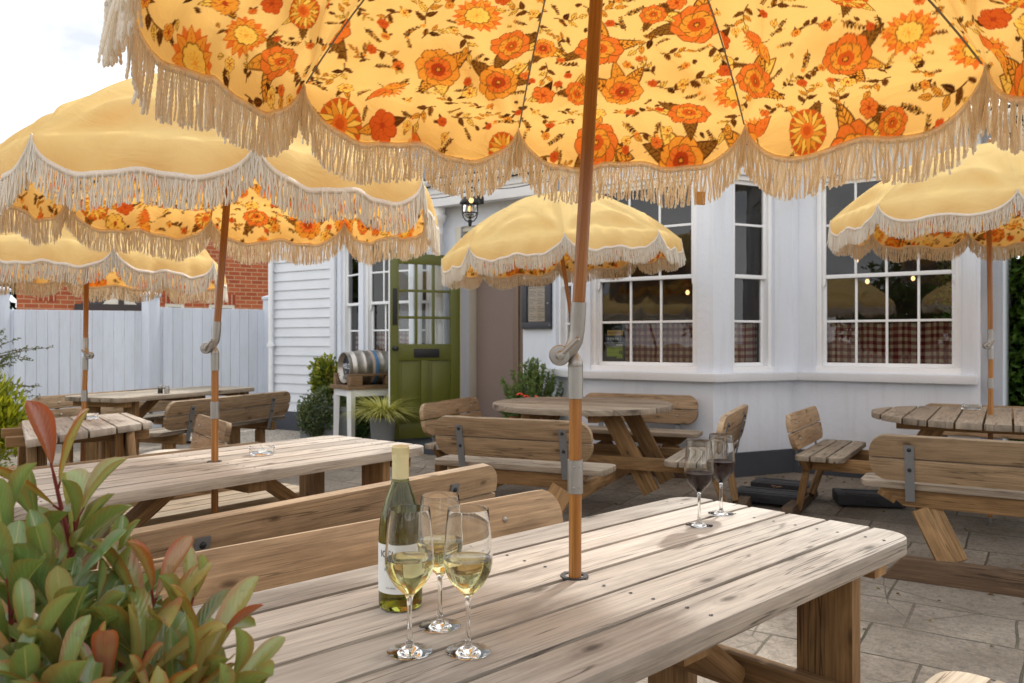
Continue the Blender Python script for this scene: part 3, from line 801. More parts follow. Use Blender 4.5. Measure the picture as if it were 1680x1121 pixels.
def umbrella(label, base, rim, knee, top_axis, Rr, rot, prad=.0135, Hh=.42, Dm=.135, res=.012, hd=None, fr=(.010, .115, .003, 5, 4), seed=0, knob=-1, z_low=0.):
    """base: where the pole stands (x,y); rim: centre of the rim circle; knee: the tilt joint"""
    root = thing('parasol', label, 'parasol', (base[0], base[1], 0), 0, 'yellow fringed garden parasols')
    b = Vector((base[0], base[1], 0)); L = lambda p: Vector(p)-b
    K = L(knee); C = L(rim); ax = Vector(top_axis).normalized()
    up = (C-K).normalized()
    apex = C+ax*(Hh+.02)
    m = MB()
    m.tube([L((base[0]+(base[0]-knee[0])*.0, base[1], .05+z_low)), K-Vector((0, 0, .05))], prad, 20)
    m.build('lower_pole', M_POLE, root)
    m = MB(); m.tube([(0, 0, z_low-.01), (0, 0, z_low+.02), (0, 0, z_low+.09)], [.004, .009, .009], 10); m.build('ground_spike', M_GALV, root)
    m = MB(); m.tube([K+up*.085, C+up*.1, apex], prad*1.02, 20); m.build('upper_pole', M_POLE, root)
    mk = axis_matrix(K, (0, 0, 1))
    # joint: lower sleeve, forked lug, bent upper sleeve ending in a disc
    j = MB()
    R1 = prad*1.18
    j.tube([K+Vector((0, 0, -.085)), K+Vector((0, 0, -.018))], R1, 20)
    j.lathe([(R1, -.018), (R1*1.03, -.017), (R1*.9, -.004), (R1*.35, .012)], 20, mk)
    sx = knob
    p0 = K+up*.118; p1 = K+up*.06
    path = [p0, p0*.5+p1*.5, p1, K+up*.038+Vector((sx*.002, 0, 0)), K+Vector((sx*.010, -.004, .018)), K+Vector((sx*.024, -.006, .004)), K+Vector((sx*.036, -.006, .002))]
    j.tube(path, [R1*1.02, R1*1.02, R1, R1, R1*.95, R1*.8, R1*.55], 18)
    dm = frame(K+Vector((sx*.034, -.006, .006)), (1, 0, 0), (0, 0, 1), (0, -1, 0))
    j.lathe([(.001, -.014), (.020, -.013), (.022, -.008), (.022, .010), (.020, .014), (.013, .015), (.001, .015)], 28, dm)
    jt = j.build('tilt_joint', M_GALV, root, smooth=True, ang=50)
    lv = MB()
    lv.lathe([(.001, .014), (.0095, .015), (.0095, .026), (.007, .030), (.001, .031)], 18, dm)
    e0 = K+Vector((sx*.034, -.030, .006)); e1 = K+Vector((sx*.034-sx*.036, -.038, .040))
    lv.tube([e0, e0*.5+e1*.5, e1, e1+(e1-e0).normalized()*.004], [.0055, .005, .006, .003], 12)
    lv.build('clamp_lever', M_GALV, jt)
    kk = K*(1-.25/K.z); cl = MB(); cl.tube([(kk.x, kk.y, K.z-.285), (kk.x, kk.y, K.z-.215)], R1*1.03, 20)
    for dz in (-.272, -.228):
        cl.ball((kk.x-.004, kk.y-R1*1.03, K.z+dz), .003, 6)
        cl.ball((kk.x+.008, kk.y-R1*.88, K.z+dz), .002, 6)
    cl.build('pole_collar', M_GALV, root)
    mw = axis_matrix(C, ax)
    canopy_mesh('canopy', root, mw, Rr, Hh, Dm, rot, res, hd=hd, seed0=seed)
    fringe_mesh('fringe', root, mw, Rr, Hh, Dm, rot, *fr, seed0=seed, twist=fr[3] > 7)
    for g_ in range(8):
        a = rot+g_*math.pi/4+HALF
        pts = []
        for q in np.linspace(.04, .995, 16):
            rr = Rr*q-.004; pts.append((rr*math.cos(a), rr*math.sin(a), Hh*(1-q**2.15)-.007))
        r_ = MB(); r_.tube(pts, .0024, 6); rb = r_.build('rib', M_BRKT, root, mw=mw)
        s_ = MB(); q = .5
        s_.tube([(.022*math.cos(a), .022*math.sin(a), Hh-.30), (Rr*q*math.cos(a), Rr*q*math.sin(a), Hh*(1-q**2.15)-.012)], .0022, 6)
        s_.build('stretcher', M_BRKT, rb)
    hb = MB(); hb.tube([(0, 0, Hh-.335), (0, 0, Hh-.285)], .024, 16); hb.tube([(0, 0, Hh-.03), (0, 0, Hh+.0)], .026, 16)
    hb.build('runner', M_GALV, root, mw=mw)
    fn = MB(); fn.lathe([(.03, Hh-.002), (.028, Hh+.012), (.012, Hh+.02), (.014, Hh+.035), (.009, Hh+.05), (.001, Hh+.055)], 20); fn.build('finial', M_POLE, root, mw=mw)
    return root
# ================================================================== picnic furniture
IDM = Matrix.Identity(4)
def bolt(mb, c, n, r=.009, mi=0):
    n = Vector(n).normalized(); ref = Vector((0, 0, 1)) if abs(n.z) < .8 else Vector((1, 0, 0))
    ex = ref.cross(n).normalized(); ey = n.cross(ex)
    mb.lathe([(r, 0), (r*.95, r*.35), (r*.6, r*.7), (.0005, r*.8)], 12, frame(c, ex, ey, n), mi)

def backrest(parent, M, length, mats=None, h=.265, z0=.465, lean=12, brx=None, rr=.10, plank=.127):
    """M: local frame with x along the bench, y outwards (away from the table)"""
    ca, sa = math.cos(R_(lean)), math.sin(R_(lean))
    B = M @ frame((0, 0, z0), (1, 0, 0), (0, sa, ca), (0, -ca, sa))     # local y = up the back, local z = towards the sitter
    mb = MB(); mb.planks(rrect(-length/2, length/2, 0, h, rr, 7), plank, .009, .036, B)
    o = mb.build('backrest', mats or W_BACK, parent, bevel=.004)
    for x in (brx or (-length*.33, length*.33)):
        k = MB(); k.box(x-.024, x+.024, -.115, h*.80, -.007, -.0005, B, mi=0)
        bolt(k, B @ Vector((x, h*.27, -.007)), B.to_3x3() @ Vector((0, 0, -1)), .011, 1)
        bolt(k, B @ Vector((x, h*.71, -.007)), B.to_3x3() @ Vector((0, 0, -1)), .011, 1)
        for yy in (.27, .71): bolt(k, B @ Vector((x, h*yy, .036)), B.to_3x3() @ Vector((0, 0, 1)), .010, 2)
        k.build('bracket', [M_BRKT, M_BOLT, M_GALV], o, smooth=True)
    return o

def picnic_table(label, loc, ang, half=.92, width=.72, bl=1.68, top=W_TOP, seatm=W_SEAT, backm=W_BACK, legm=W_LEG, hole=True, zt=.75, boff=.80, far_dz=0.):
    t = thing('picnic_table', label, 'picnic table', loc, ang, 'picnic tables with benches')
    pw = (width-5*.011)/6
    mb = MB(); mb.planks(rrect(-half, half, -width/2, width/2, .085, 6), pw, .011, .042, T(0, 0, zt-.042))
    top_o = mb.build('tabletop', [top, M_BOLT], t, bevel=.004, seg=2)
    sc_ = MB()
    for sx in (-1, 0, 1):
        for k in range(6):
            y = -width/2+pw/2+k*(pw+.011)
            for q in (-.028, .028): sc_.lathe([(.0042, zt+.0010), (.0034, zt+.0016), (.0008, zt+.0008)], 8, T(sx*(half-.13)+random.uniform(-.006, .006), y+q+random.uniform(-.006, .006), 0))
    bm = bmesh.new(); bm.from_mesh(top_o.data)
    vs = [bm.verts.new(v) for v in sc_.v]
    for f in sc_.f: bm.faces.new([vs[i] for i in f]).material_index = 1
    bm.to_mesh(top_o.data); bm.free()
    if hole:
        h = MB(); h.lathe([(.020, zt-.004), (.020, zt+.002), (.030, zt+.002), (.031, zt-.003)], 24); h.build('parasol_hole', M_RUBB, t)
    for sx in (-1, 1):
        mb = MB(); mb.box(sx*(half-.13)-.035, sx*(half-.13)+.035, -width/2+.04, width/2-.04, zt-.092, zt-.0435, axis='y'); mb.build('batten', legm, t, bevel=.004)
        xl = sx*(half-.24)
        for sy in (-1, 1):
            mb = MB(); mb.box(xl-.024, xl+.024, sy*.235-.072, sy*.235+.072, -.09, zt-.0435, axis='z'); mb.build('leg', legm, t, bevel=.005)
            mb = MB(); mb.box(sx*(half-.30)-.022, sx*(half-.30)+.022, sy*(boff-.17)-.05, sy*(boff-.17)+.05, -.09, .3285, axis='z'); mb.build('seat_leg', legm, t, bevel=.004)
        xb = xl-sx*.047
        mb = MB(); mb.box(xb-.0225, xb+.0225, -boff-.01, boff+.01, .330, .4205, axis='y'); mb.build('crossbeam', legm, t, bevel=.005)
        mb = MB(); mb.beam((xb-sx*.025, 0, .37), (sx*.16, 0, zt-.055), .09, .045); mb.build('brace', legm, t, bevel=.004)
    mb = MB(); mb.box(-.045, .045, -width/2+.05, width/2-.05, zt-.090, zt-.0435, axis='y'); mb.build('batten', legm, t, bevel=.004)
    for sy in (-1, 1):
        mb = MB(); mb.planks(rrect(-bl/2-.04, bl/2+.04, -.16, .16, .07, 5), .1, .010, .036, T(0, sy*(boff-.19), .4215))
        mb.build('seat', seatm, t, bevel=.005)
        backrest(t, T(0, sy*boff, far_dz if sy > 0 else 0) @ (IDM if sy > 0 else RZ(math.pi)), bl, backm)
    return t

def seat_group(t, M, length, seatm, backm, legm, foot=True, zseat=.45, bz=0.):
    mb = MB(); mb.planks(rrect(-length/2-.06, length/2+.06, -.20, .13, .07, 5), .1, .011, .036, M @ T(0, 0, zseat-.036)); mb.build('seat', seatm, t, bevel=.005)
    backrest(t, M @ T(0, .15, bz), length, backm, rr=.10 if length > .9 else .045)
    mb = MB(); mb.planks([(-length*.36, -.047), (length*.36, -.047), (length*.46, .047), (-length*.46, .047)], .2, 0, .045, M @ frame((0, .105, .365), (1, 0, 0), (0, 0, 1), (0, -1, 0)))
    mb.build('seat_rail', legm, t, bevel=.004)
    if foot:
        gz = -.07
        for s in (-1, 1):
            mb = MB(); mb.beam(M @ Vector((s*.33, .085, .317)), M @ Vector((s*.19, .16, gz+.11)), .045, .15, up=M.to_3x3() @ Vector((1, 0, .6))); mb.build('leg', legm, t, bevel=.004)
        mb = MB(); mb.planks([(-.54, 0), (.54, 0), (.43, .125), (-.43, .125)], .3, 0, .08, M @ frame((0, .235, gz), (1, 0, 0), (0, 0, 1), (0, -1, 0)))
        mb.build('foot_board', W_DARK, t, bevel=.006)

def round_table(label, loc, ang, r=.73, top=W_OLD, seatm=W_OLD, backm=W_BACK, legm=W_LEG, lens=(1.05,)*4, rb=1.2, rbs=None, sh=(0, 0, 0, 0), plank_ang=0., pw=.142, outline=None, zt=.75, seats=(0, 1, 2, 3), feet=(1, 1, 1, 1), bz=0.):
    t = thing('round_picnic_table', label, 'picnic table', loc, ang, 'picnic tables with benches')
    if outline is None: outline = [(r*math.cos(2*math.pi*i/56), r*math.sin(2*math.pi*i/56)) for i in range(56)]
    else:
        c, s = math.cos(-plank_ang), math.sin(-plank_ang); outline = [(x*c-y*s, x*s+y*c) for x, y in outline]
    mb = MB(); mb.planks(outline, pw, .012, .042, RZ(plank_ang) @ T(0, 0, zt-.042)); mb.build('tabletop', top, t, bevel=.005, seg=2)
    R0 = min(r*.75, .55)
    for k, y in enumerate((-.26, .26)):
        mb = MB(); mb.box(-R0, R0, y-.035, y+.035, zt-.1, zt-.0435, RZ(plank_ang+math.pi/2)); mb.build('batten', legm, t, bevel=.004)
    for s in (-1, 1):
        mb = MB(); mb.box(-rb+.1, rb-.1, s*.30-.0225, s*.30+.0225, .322, .4125); mb.build('support_beam', legm, t, bevel=.004)
        mb = MB(); mb.box(s*.34-.0225, s*.34+.0225, -rb+.1, rb-.1, .229, .3205, axis='y'); mb.build('support_beam', legm, t, bevel=.004)
    for sx in (-1, 1):
        for sy in (-1, 1):
            mb = MB(); mb.beam((sx*.30, sy*.255, zt-.05), (sx*.62, sy*.255, .16), .045, .125); mb.build('leg', legm, t, bevel=.004)
    for k in seats:
        M = RZ(k*math.pi/2) @ T(sh[k], (rbs[k] if rbs else rb)-.15, 0)
        seat_group(t, M, lens[k], seatm, backm, legm, bool(feet[k]), bz=bz)
    return t

# ---------- places (metres; x right, y away from the camera, z up)
A1 = R_(43); A2 = R_(52)
main_t = picnic_table('large weathered picnic table in front, with the wine bottle and five wine glasses on it', (.133, 1.69, 0), A1, bl=1.62)
tab2 = picnic_table('long picnic table second from the front, with one glass ashtray and a parasol through it', (-1.239, 3.30, 0), A2, top=W_TOP, far_dz=-.035)
tab3 = picnic_table('long old picnic table along the white fence, with salt and pepper shakers on it', (-3.45, 7.95, 0), R_(69), top=W_OLD, seatm=W_OLD, backm=W_BACK, hole=False, bl=1.72)
rt = round_table('round picnic table beside the bay window, between the olive door and the stone slabs', (.548, 6.22, 0), R_(-24), r=.70, zt=.77, plank_ang=R_(0), lens=(1.10, 1.0, 1.10, 1.2), rbs=(1.33, 1.14, 1.24, 1.14), sh=(.10, 0, .05, 0), bz=.03)
rt2 = round_table('round picnic table on the right below the sash window, with a glass ashtray', (3.27, 5.42, 0), R_(-32), plank_ang=math.pi/2, r=.74, lens=(1.05, 1.0, 1.22, 1.05), rbs=(1.2, 1.2, 1.39, 1.2), sh=(0, 0, -.04, 0))
# small square table on the left: outline measured on its top
sc = Vector((-2.72, 4.93))
quad = [PZ(43, 722, .75), PZ(250, 692, .75), PZ(208, 677, .75), PZ(36, 690, .75)]
qa = R_(-55)
def inl(p): 
    d = Vector((p.x, p.y))-sc; c, s = math.cos(-qa), math.sin(-qa)
    return (d.x*c-d.y*s, d.x*s+d.y*c)
st = round_table('small square picnic table at the left with six short planks, beside the golden conifer', (sc.x, sc.y, 0), qa, top=W_TOP, seatm=W_OLD,
                 plank_ang=0., outline=[inl(p) for p in quad], r=.5, rb=.80, lens=(.78, .62, .78, .62), seats=(0, 2), pw=.150, feet=(0, 0, 0, 0))
for s in (-1, 1):
    for q in (-1, 1):
        mb = MB(); mb.box(s*.27-.07, s*.27+.07, q*.20-.024, q*.20+.024, -.09, .7065, axis='z'); mb.build('leg', W_LEG, st, bevel=.005)
# ================================================================== the pub
U = Vector((-.829, .559, 0)).normalized(); NN = Vector((-.559, -.829, 0)).normalized(); UP = Vector((0, 0, 1))
P0 = Vector((2.69, 7.60, 0))
def WP(s, n=0., z=0.): return P0+U*s+NN*n+UP*z
def s_at(px, n=0.):
    r = (px-CX)/F; o = P0+NN*n
    return (o.x-r*o.y)/(-U.x+r*U.y)
def seg_frame(a, b):
    """wall from a (left, seen from outside) to b (right): x right, y into the building"""
    ex = (b-a).normalized(); ey = UP.cross(ex)
    return frame(a, ex, ey, UP), (b-a).length
def px_on(a, b, px):
    d = b-a; r = (px-CX)/F
    return (r*a.y-a.x)/(d.x-r*d.y)*d.length
pub = thing('pub_building', 'white painted pub with sash windows, weatherboards and a dark plinth', 'building', (0, 0, 0))
EAVE = 3.06
def wall(name, a, b, z0, z1, holes=(), th=.16, m=None, mi=0, parent=None):
    M, L = seg_frame(a, b); mb = MB()
    xs = sorted(holes); x = 0
    for (h0, h1, hz0, hz1) in xs:
        if h0 > x: mb.box(x, h0, 0, th, z0, z1, M, 'xz')
        if hz0 > z0: mb.box(h0, h1, 0, th, z0, hz0, M, 'xz')
        if hz1 < z1: mb.box(h0, h1, 0, th, hz1, z1, M, 'xz')
        x = h1
    if x < L: mb.box(x, L, 0, th, z0, z1, M, 'xz')
    return mb.build(name, m or M_REND, parent or pub, smooth=False)
ZS, ZT = .965, 2.80            # window opening
ZG0, ZG1, ZM0, ZM1, ZG2 = 1.05, 1.44, 1.845, 1.875, 2.345
def window(a, b, x0, x1, ncol, z=(.965, 2.80), bars_lo=(1.44,), bars_hi=(2.345,), meet=1.86, rec=.055, curtain=None, sidecol=None, cz=1.425, horn=True):
    """sash window in the wall a-b between x0 and x1"""
    M, L = seg_frame(a, b); z0, z1 = z
    f = MB(); fw = .045
    y0, y1 = rec, rec+.07
    f.box(x0, x0+fw, y0-.02, y1, z0, z1, M, 'z'); f.box(x1-fw, x1, y0-.02, y1, z0, z1, M, 'z')
    f.box(x0+fw, x1-fw, y0-.02, y1, z1-fw, z1, M, 'x'); f.box(x0-.01, x1+.01, y0-.045, y1, z0-.001, z0+.05, M, 'x')
    w = pub_child(f.build('window', M_WHITE, pub, bevel=.004))
    gx0, gx1 = x0+fw, x1-fw
    for nm, za, zb, ys, bars in (('upper_sash', meet-.018, z1-fw, y0+.012, bars_hi), ('lower_sash', z0+.05, meet+.016, y0+.044, bars_lo)):
        s = MB(); st = .034
        s.box(gx0, gx0+st, ys, ys+.03, za, zb, M, 'z'); s.box(gx1-st, gx1, ys, ys+.03, za, zb, M, 'z')
        bot = .036
        s.box(gx0+st, gx1-st, ys, ys+.03, zb-.034, zb, M); s.box(gx0+st, gx1-st, ys, ys+.03, za, za+bot, M)
        ws = (gx1-gx0-2*st)
        for k in range(1, ncol):
            xc = gx0+st+ws*k/ncol; s.box(xc-.011, xc+.011, ys+.004, ys+.028, za+bot, zb-.034, M, 'z')
        for zz in bars:
            s.box(gx0+st, gx1-st, ys+.002, ys+.026, zz-.011, zz+.011, M)
        if nm == 'upper_sash' and horn:
            for xx, q in ((gx0+.002, 1), (gx1-.002, -1)):
                s.planks([(0, 0), (q*.03, 0), (q*.026, -.05), (q*.008, -.085), (0, -.09)] if q > 0 else [(0, 0), (0, -.09), (q*.008, -.085), (q*.026, -.05), (q*.03, 0)], 1, 0, .028, M @ frame((xx, ys+.029, za), (1, 0, 0), (0, 0, 1), (0, -1, 0)), v0=-1)
        so = s.build(nm, M_WHITE, w, bevel=.003)
        p = MB(); yy = ys+.018
        p.v += [M @ Vector((gx0+.01, yy, za+.01)), M @ Vector((gx1-.01, yy, za+.01)), M @ Vector((gx1-.01, yy, zb-.01)), M @ Vector((gx0+.01, yy, zb-.01))]
        p.face((0, 1, 2, 3), [(0, 0), (1, 0), (1, 1), (0, 1)])
        po = p.build('pane', M_PANE, so if False else w, smooth=False)
    if curtain:
        W = gx1-gx0; n = int(W*160); V = []; UVs = []
        rows = 10; zc0 = z0+.03
        for r_ in range(rows+1):
            for i in range(n+1):
                x = W*i/n; k = r_/rows
                ph = x*38+math.sin(x*7+a.x*5)*2.2
                V.append(tuple(M @ Vector((gx0+x, y1+.055+.018*math.sin(ph)*(1.1-.4*k)+.006*math.sin(x*91), zc0+(cz-zc0)*k+.006*math.sin(x*21)*k)))); UVs.append((x*1.12+.012*math.sin(ph), (cz-zc0)*k))
        i = np.arange(rows)[:, None]*(n+1)+np.arange(n)[None, :]
        Fc = np.stack([i, i+1, i+n+2, i+n+1], -1).reshape(-1, 4)
        c = npmesh('curtain', V, Fc, M_GING, None, True, None, None, np.array(UVs))
        tag(c, curtain, 'curtain', 'gingham cafe curtains')
    return w
def pub_child(o): return o

# ---- right hand wall with its sash window
RC = WP(-1.715)
ra, rb_ = P0, RC
x0, x1 = px_on(ra, rb_, 1338), px_on(ra, rb_, 1577)
wall('right_wall', ra, rb_, 0, EAVE, [(x0, x1, ZS, ZT)])
window(ra, rb_, x0, x1, 4, curtain='wide red gingham curtain in the four-pane sash window right of the bay')
wall('side_wall', RC, RC-NN*4.2, 0, EAVE, th=.16)
# ---- bay
C1 = Vector((1.83, 7.2, 0)); C2 = Vector((.704, 7.96, 0)); E = WP(s_at(905, .3), .3)
y0, y1 = px_on(C1, P0, 1203), px_on(C1, P0, 1271)
wall('bay_side_wall', C1, P0, 0, EAVE, [(y0, y1, ZS, ZT)])
window(C1, P0, y0, y1, 1, curtain='narrow dark red gingham curtain in the angled side of the bay', horn=False)
b0, b1 = px_on(C2, C1, 968), px_on(C2, C1, 1143)
wall('bay_front_wall', C2, C1, 0, EAVE, [(b0, b1, ZS, ZT)])
window(C2, C1, b0, b1, 3, curtain=None)
l0, l1 = px_on(E, C2, 912), px_on(E, C2, 937)
wall('bay_side_wall', E, C2, 0, EAVE, [(l0, l1, ZS, ZT)])
window(E, C2, l0, l1, 1, horn=False)
# front bay curtain hangs only behind the two right columns
def part_curtain(a, b, x0, x1, label, z0=.995, cz=1.425, y=.18):
    M, L = seg_frame(a, b); W = x1-x0; n = int(W*170); V = []; UVs = []
    rows = 10
    for r_ in range(rows+1):
        for i in range(n+1):
            x = W*i/n; k = r_/rows; ph = x*36+math.sin(x*6)*2
            V.append(tuple(M @ Vector((x0+x, y+.018*math.sin(ph)*(1.1-.4*k), z0+(cz-z0)*k)))); UVs.append((x*1.12+.012*math.sin(ph), (cz-z0)*k))
    i = np.arange(rows)[:, None]*(n+1)+np.arange(n)[None, :]
    c = npmesh('curtain', V, np.stack([i, i+1, i+n+2, i+n+1], -1).reshape(-1, 4), M_GING, None, True, None, None, np.array(UVs))
    return tag(c, label, 'curtain', 'gingham cafe curtains')
part_curtain(C2, C1, b0+(b1-b0)*.27, b1-.05, 'red gingham curtain in the front of the bay, next to the window stickers')
# ---- sills
def sill(a, b, x0, x1, parent=pub, z0=.885, z1=.958, out=.085):
    M, L = seg_frame(a, b); mb = MB()
    mb.box(x0, x1, -out, .05, z0, z1, M); return mb.build('sill', M_SILL, parent, bevel=.006)
sill(ra, rb_, px_on(ra, rb_, 1312), px_on(ra, rb_, 1604))
poly = []
def offs(pts, o):
    res = []
    for i, p in enumerate(pts):
        ns = []
        for q, r_ in ((i-1, i), (i, i+1)):
            if 0 <= q and r_ < len(pts):
                e = (pts[r_]-pts[q]).normalized(); ns.append(-(UP.cross(e)))
        nrm = sum(ns, Vector((0, 0, 0))).normalized(); k = o/max(.3, nrm.dot(ns[0])); res.append(p+nrm*k)
    return res
def band(name, pts, o0, o1, z0, z1, m, bevel=.0):
    A = offs(pts, o0); B = offs(pts, o1); mb = MB(); n = len(pts)
    for z in (z0, z1):
        for P_ in (A, B):
            for p in P_: mb.v.append(p+UP*z)
    g = lambda l, s_, i: l*2*n+s_*n+i
    for i in range(n-1):
        L = (pts[i+1]-pts[i]).length
        mb.face((g(0, 1, i), g(0, 1, i+1), g(1, 1, i+1), g(1, 1, i)), [(0, z0), (L, z0), (L, z1), (0, z1)])
        mb.face((g(1, 0, i), g(1, 1, i), g(1, 1, i+1), g(1, 0, i+1)), [(0, 0), (0, .1), (L, .1), (L, 0)])
        mb.face((g(0, 0, i), g(0, 0, i+1), g(0, 1, i+1), g(0, 1, i)), [(0, 0), (L, 0), (L, .1), (0, .1)])
        mb.face((g(0, 0, i+1), g(0, 0, i), g(1, 0, i), g(1, 0, i+1)), [(0, z0), (L, z0), (L, z1), (0, z1)])
    for i in (0, n-1):
        q = (g(0, 0, i), g(0, 1, i), g(1, 1, i), g(1, 0, i)); mb.face(q if i == 0 else q[::-1], [(0, z0), (.1, z0), (.1, z1), (0, z1)])
    return mb.build(name, m, pub, bevel=bevel, smooth=True, ang=20)
bay = [E, C2, C1, P0]
band('sill', bay, -.02, .10, .885, .958, M_SILL, .006)
band('plinth', [WP(s_at(858, .3), .3), E, C2, C1, P0, RC], .004, .026, -.05, .225, M_PLINTH)
# trim boards on the bay corners and beside the windows
def trim(a, b, x0, x1, z0=.958, z1=EAVE-.01, out=.014, m=None):
    M, L = seg_frame(a, b); mb = MB(); mb.box(x0, x1, -out, .02, z0, z1, M, 'z'); return mb.build('trim', m or M_WHITE, pub, bevel=.003)
for a, b, xa, xb in ((ra, rb_, x0-.15, x0-.012), (ra, rb_, x1+.012, x1+.11)):
    trim(a, b, xa, xb, out=.010, m=M_REND)
# ---- menu wall, doorway, fascia, column
DL, DR = s_at(757, .3), s_at(858, .3)
A_ = WP(DR, .3)
wall('menu_wall', A_, E, 0, EAVE)
wall('over_door_wall', WP(DL, .3), A_, 2.62, EAVE)
mb = MB(); M, L = seg_frame(WP(DL, .3), A_)
mb.box(.0, L-.16, .30, .34, .02, 2.30, M, 'xz'); mb.build('porch_panel', M_TAUPE, pub, bevel=.004)
mb = MB(); mb.box(L-.155, L-.01, .02, .36, 0, 2.62, M, 'z'); mb.box(L-.10, L-.06, -.006, .02, 0, 2.62, M, 'z'); mb.build('door_jamb', M_FRAMEB, pub, bevel=.006)
mb = MB(); mb.box(-.06, L-.16, .02, .36, 2.302, 2.36, M); mb.box(-.08, -.002, -.01, .36, .12, 2.62, M, 'z'); mb.box(0, L-.16, .03, .1, 2.56, 2.62, M); mb.build('door_frame', M_CREAM, pub, bevel=.006)
mb = MB(); mb.box(0, L-.16, .10, .12, 2.36, 2.56, M); mb.build('fanlight', M_FANL, pub)
mb = MB(); mb.box(-.9, L, -.75, .36, -.05, .105, M); mb.build('door_step', M_PLINTH, pub, bevel=.01)
# left of the door: shallow bay with three sashes
LB0, LB1, LB2, LB3 = WP(s_at(553, .3), .3), WP(s_at(591, .55), .55), WP(s_at(678, .55), .55), WP(s_at(716, .3), .3)
for a, b, pa, pb, nc, cur in ((LB0, LB1, 559, 588, 1, 'single red gingham curtain in the narrow left sash beside the weatherboards'), (LB1, LB2, 596, 672, 3, 'red gingham curtain in the sash window behind the steel cask'), (LB2, LB3, 686, 713, 1, None)):
    wx0, wx1 = px_on(a, b, pa), px_on(a, b, pb)
    wall('left_bay_wall', a, b, 0, EAVE-.01, [(wx0, wx1, .93, 2.56)])
    window(a, b, wx0, wx1, nc, z=(.93, 2.56), bars_lo=(1.39,), bars_hi=(2.12,), meet=1.735, curtain=cur, cz=1.375, horn=(nc == 3))
wall('left_wall', LB3, WP(DL+.002, .3), 0, EAVE)
band('sill', [LB0, LB1, LB2, LB3], -.02, .07, .855, .925, M_SILL, .005)
# round column holding the porch
cs = s_at(718, .42)
mb = MB(); cp = WP(cs, .42); rc = .068
mb.lathe([(rc*1.5, .0), (rc*1.5, .14), (rc*1.2, .17), (rc*1.15, .2), (rc, .22), (rc*.92, 2.52), (rc*1.02, 2.53), (rc*1.02, 2.55), (rc*.92, 2.56), (rc*.95, 2.66), (rc*1.3, 2.69), (rc*1.5, 2.73), (rc*1.5, 2.76), (rc*1.35, 2.77), (rc*1.35, 2.845), (.001, 2.846)], 28, T(*cp))
mb.build('porch_column', M_WHITE, pub)
M, L = seg_frame(WP(s_at(664, .47), .47), WP(2.35, .47))
mb = MB(); mb.box(0, L, -.06, .06, 2.846, 3.07, M); mb.box(0, L, -.085, -.06, 2.99, 3.07, M); mb.box(0, .1, .06, .2, 2.846, 3.07, M); mb.build('porch_lintel', M_WHITE, pub, bevel=.006)
mb = MB(); mb.box(0, L, .062, .2, 3.03, 3.07, M); mb.build('porch_ceiling', M_WHITE, pub)
def gutter(a, b, r=.055):
    M, L = seg_frame(a, b); mb = MB(); n = 10; pr = [(r*math.cos(math.pi*(1+i/n)), r*math.sin(math.pi*(1+i/n))) for i in range(n+1)]
    inn = [(p[0]*.88, p[1]*.88) for p in pr][::-1]; P_ = pr+inn
    mb.prism([(p[0], p[1]) for p in P_], L, M @ frame((0, 0, 0), (0, 1, 0), (0, 0, 1), (1, 0, 0))); o = mb.build('gutter', M_WHITE, pub); return o
gutter(WP(s_at(664, .62), .62, 3.13), WP(2.35, .62, 3.13))
gutter(WP(7.25, .46, 3.13), WP(4.9, .46, 3.13))
gutter(WP(.0, .22, 3.13), WP(-1.85, .22, 3.13))
# soffits and roofs
def slab(name, pts, z, th, m):
    mb = MB(); mb.prism([(p.x, p.y) for p in pts], th, T(0, 0, z)); return mb.build(name, m, pub)
slab('soffit', [WP(7.25, .42), WP(7.25, -.3), WP(-1.8, -.3), WP(-1.8, .2), WP(2.3, .42)], EAVE+.002, .05, M_WHITE)
slab('bay_roof', offs([E, C2, C1, P0], .16)+[P0-NN*.2, E-NN*.2][::1], EAVE+.054, .07, M_PLINTH)
mb = MB()
e0, e1, r0, r1 = WP(7.3, .44, 3.17), WP(-1.9, .24, 3.17), WP(7.3, -3.4, 4.95), WP(-1.9, -3.4, 4.95)
def quad_slab(mb, q, th=.06):
    n = (q[1]-q[0]).cross(q[3]-q[0]).normalized(); b = len(mb.v)
    ex = (q[1]-q[0]).normalized(); ey = n.cross(ex)
    for k in (0, 1):
        for p in q: mb.v.append(p-n*th*(1-k))
    uv = [((p-q[0]).dot(ex), (p-q[0]).dot(ey)) for p in q]
    mb.face((b+4, b+5, b+6, b+7), uv); mb.face((b+3, b+2, b+1, b), uv[::-1])
    for i in range(4):
        j = (i+1) % 4; mb.face((b+i, b+j, b+4+j, b+4+i), [(0, 0), (1, 0), (1, .1), (0, .1)])
quad_slab(mb, [e0, e1, r1, r0]); quad_slab(mb, [WP(-1.9, -7.2, 3.17), WP(7.3, -7.2, 3.17), r0+Vector((0, 0, .001)), r1+Vector((0, 0, .001))])
pe0, pe1 = WP(s_at(664, .6), .60, 3.175), WP(2.35, .60, 3.175)
quad_slab(mb, [pe0, pe1, pe1-NN*1.3+UP*.62, pe0-NN*1.3+UP*.62], .05)
mb.build('roof', M_SLATE, pub, smooth=False)
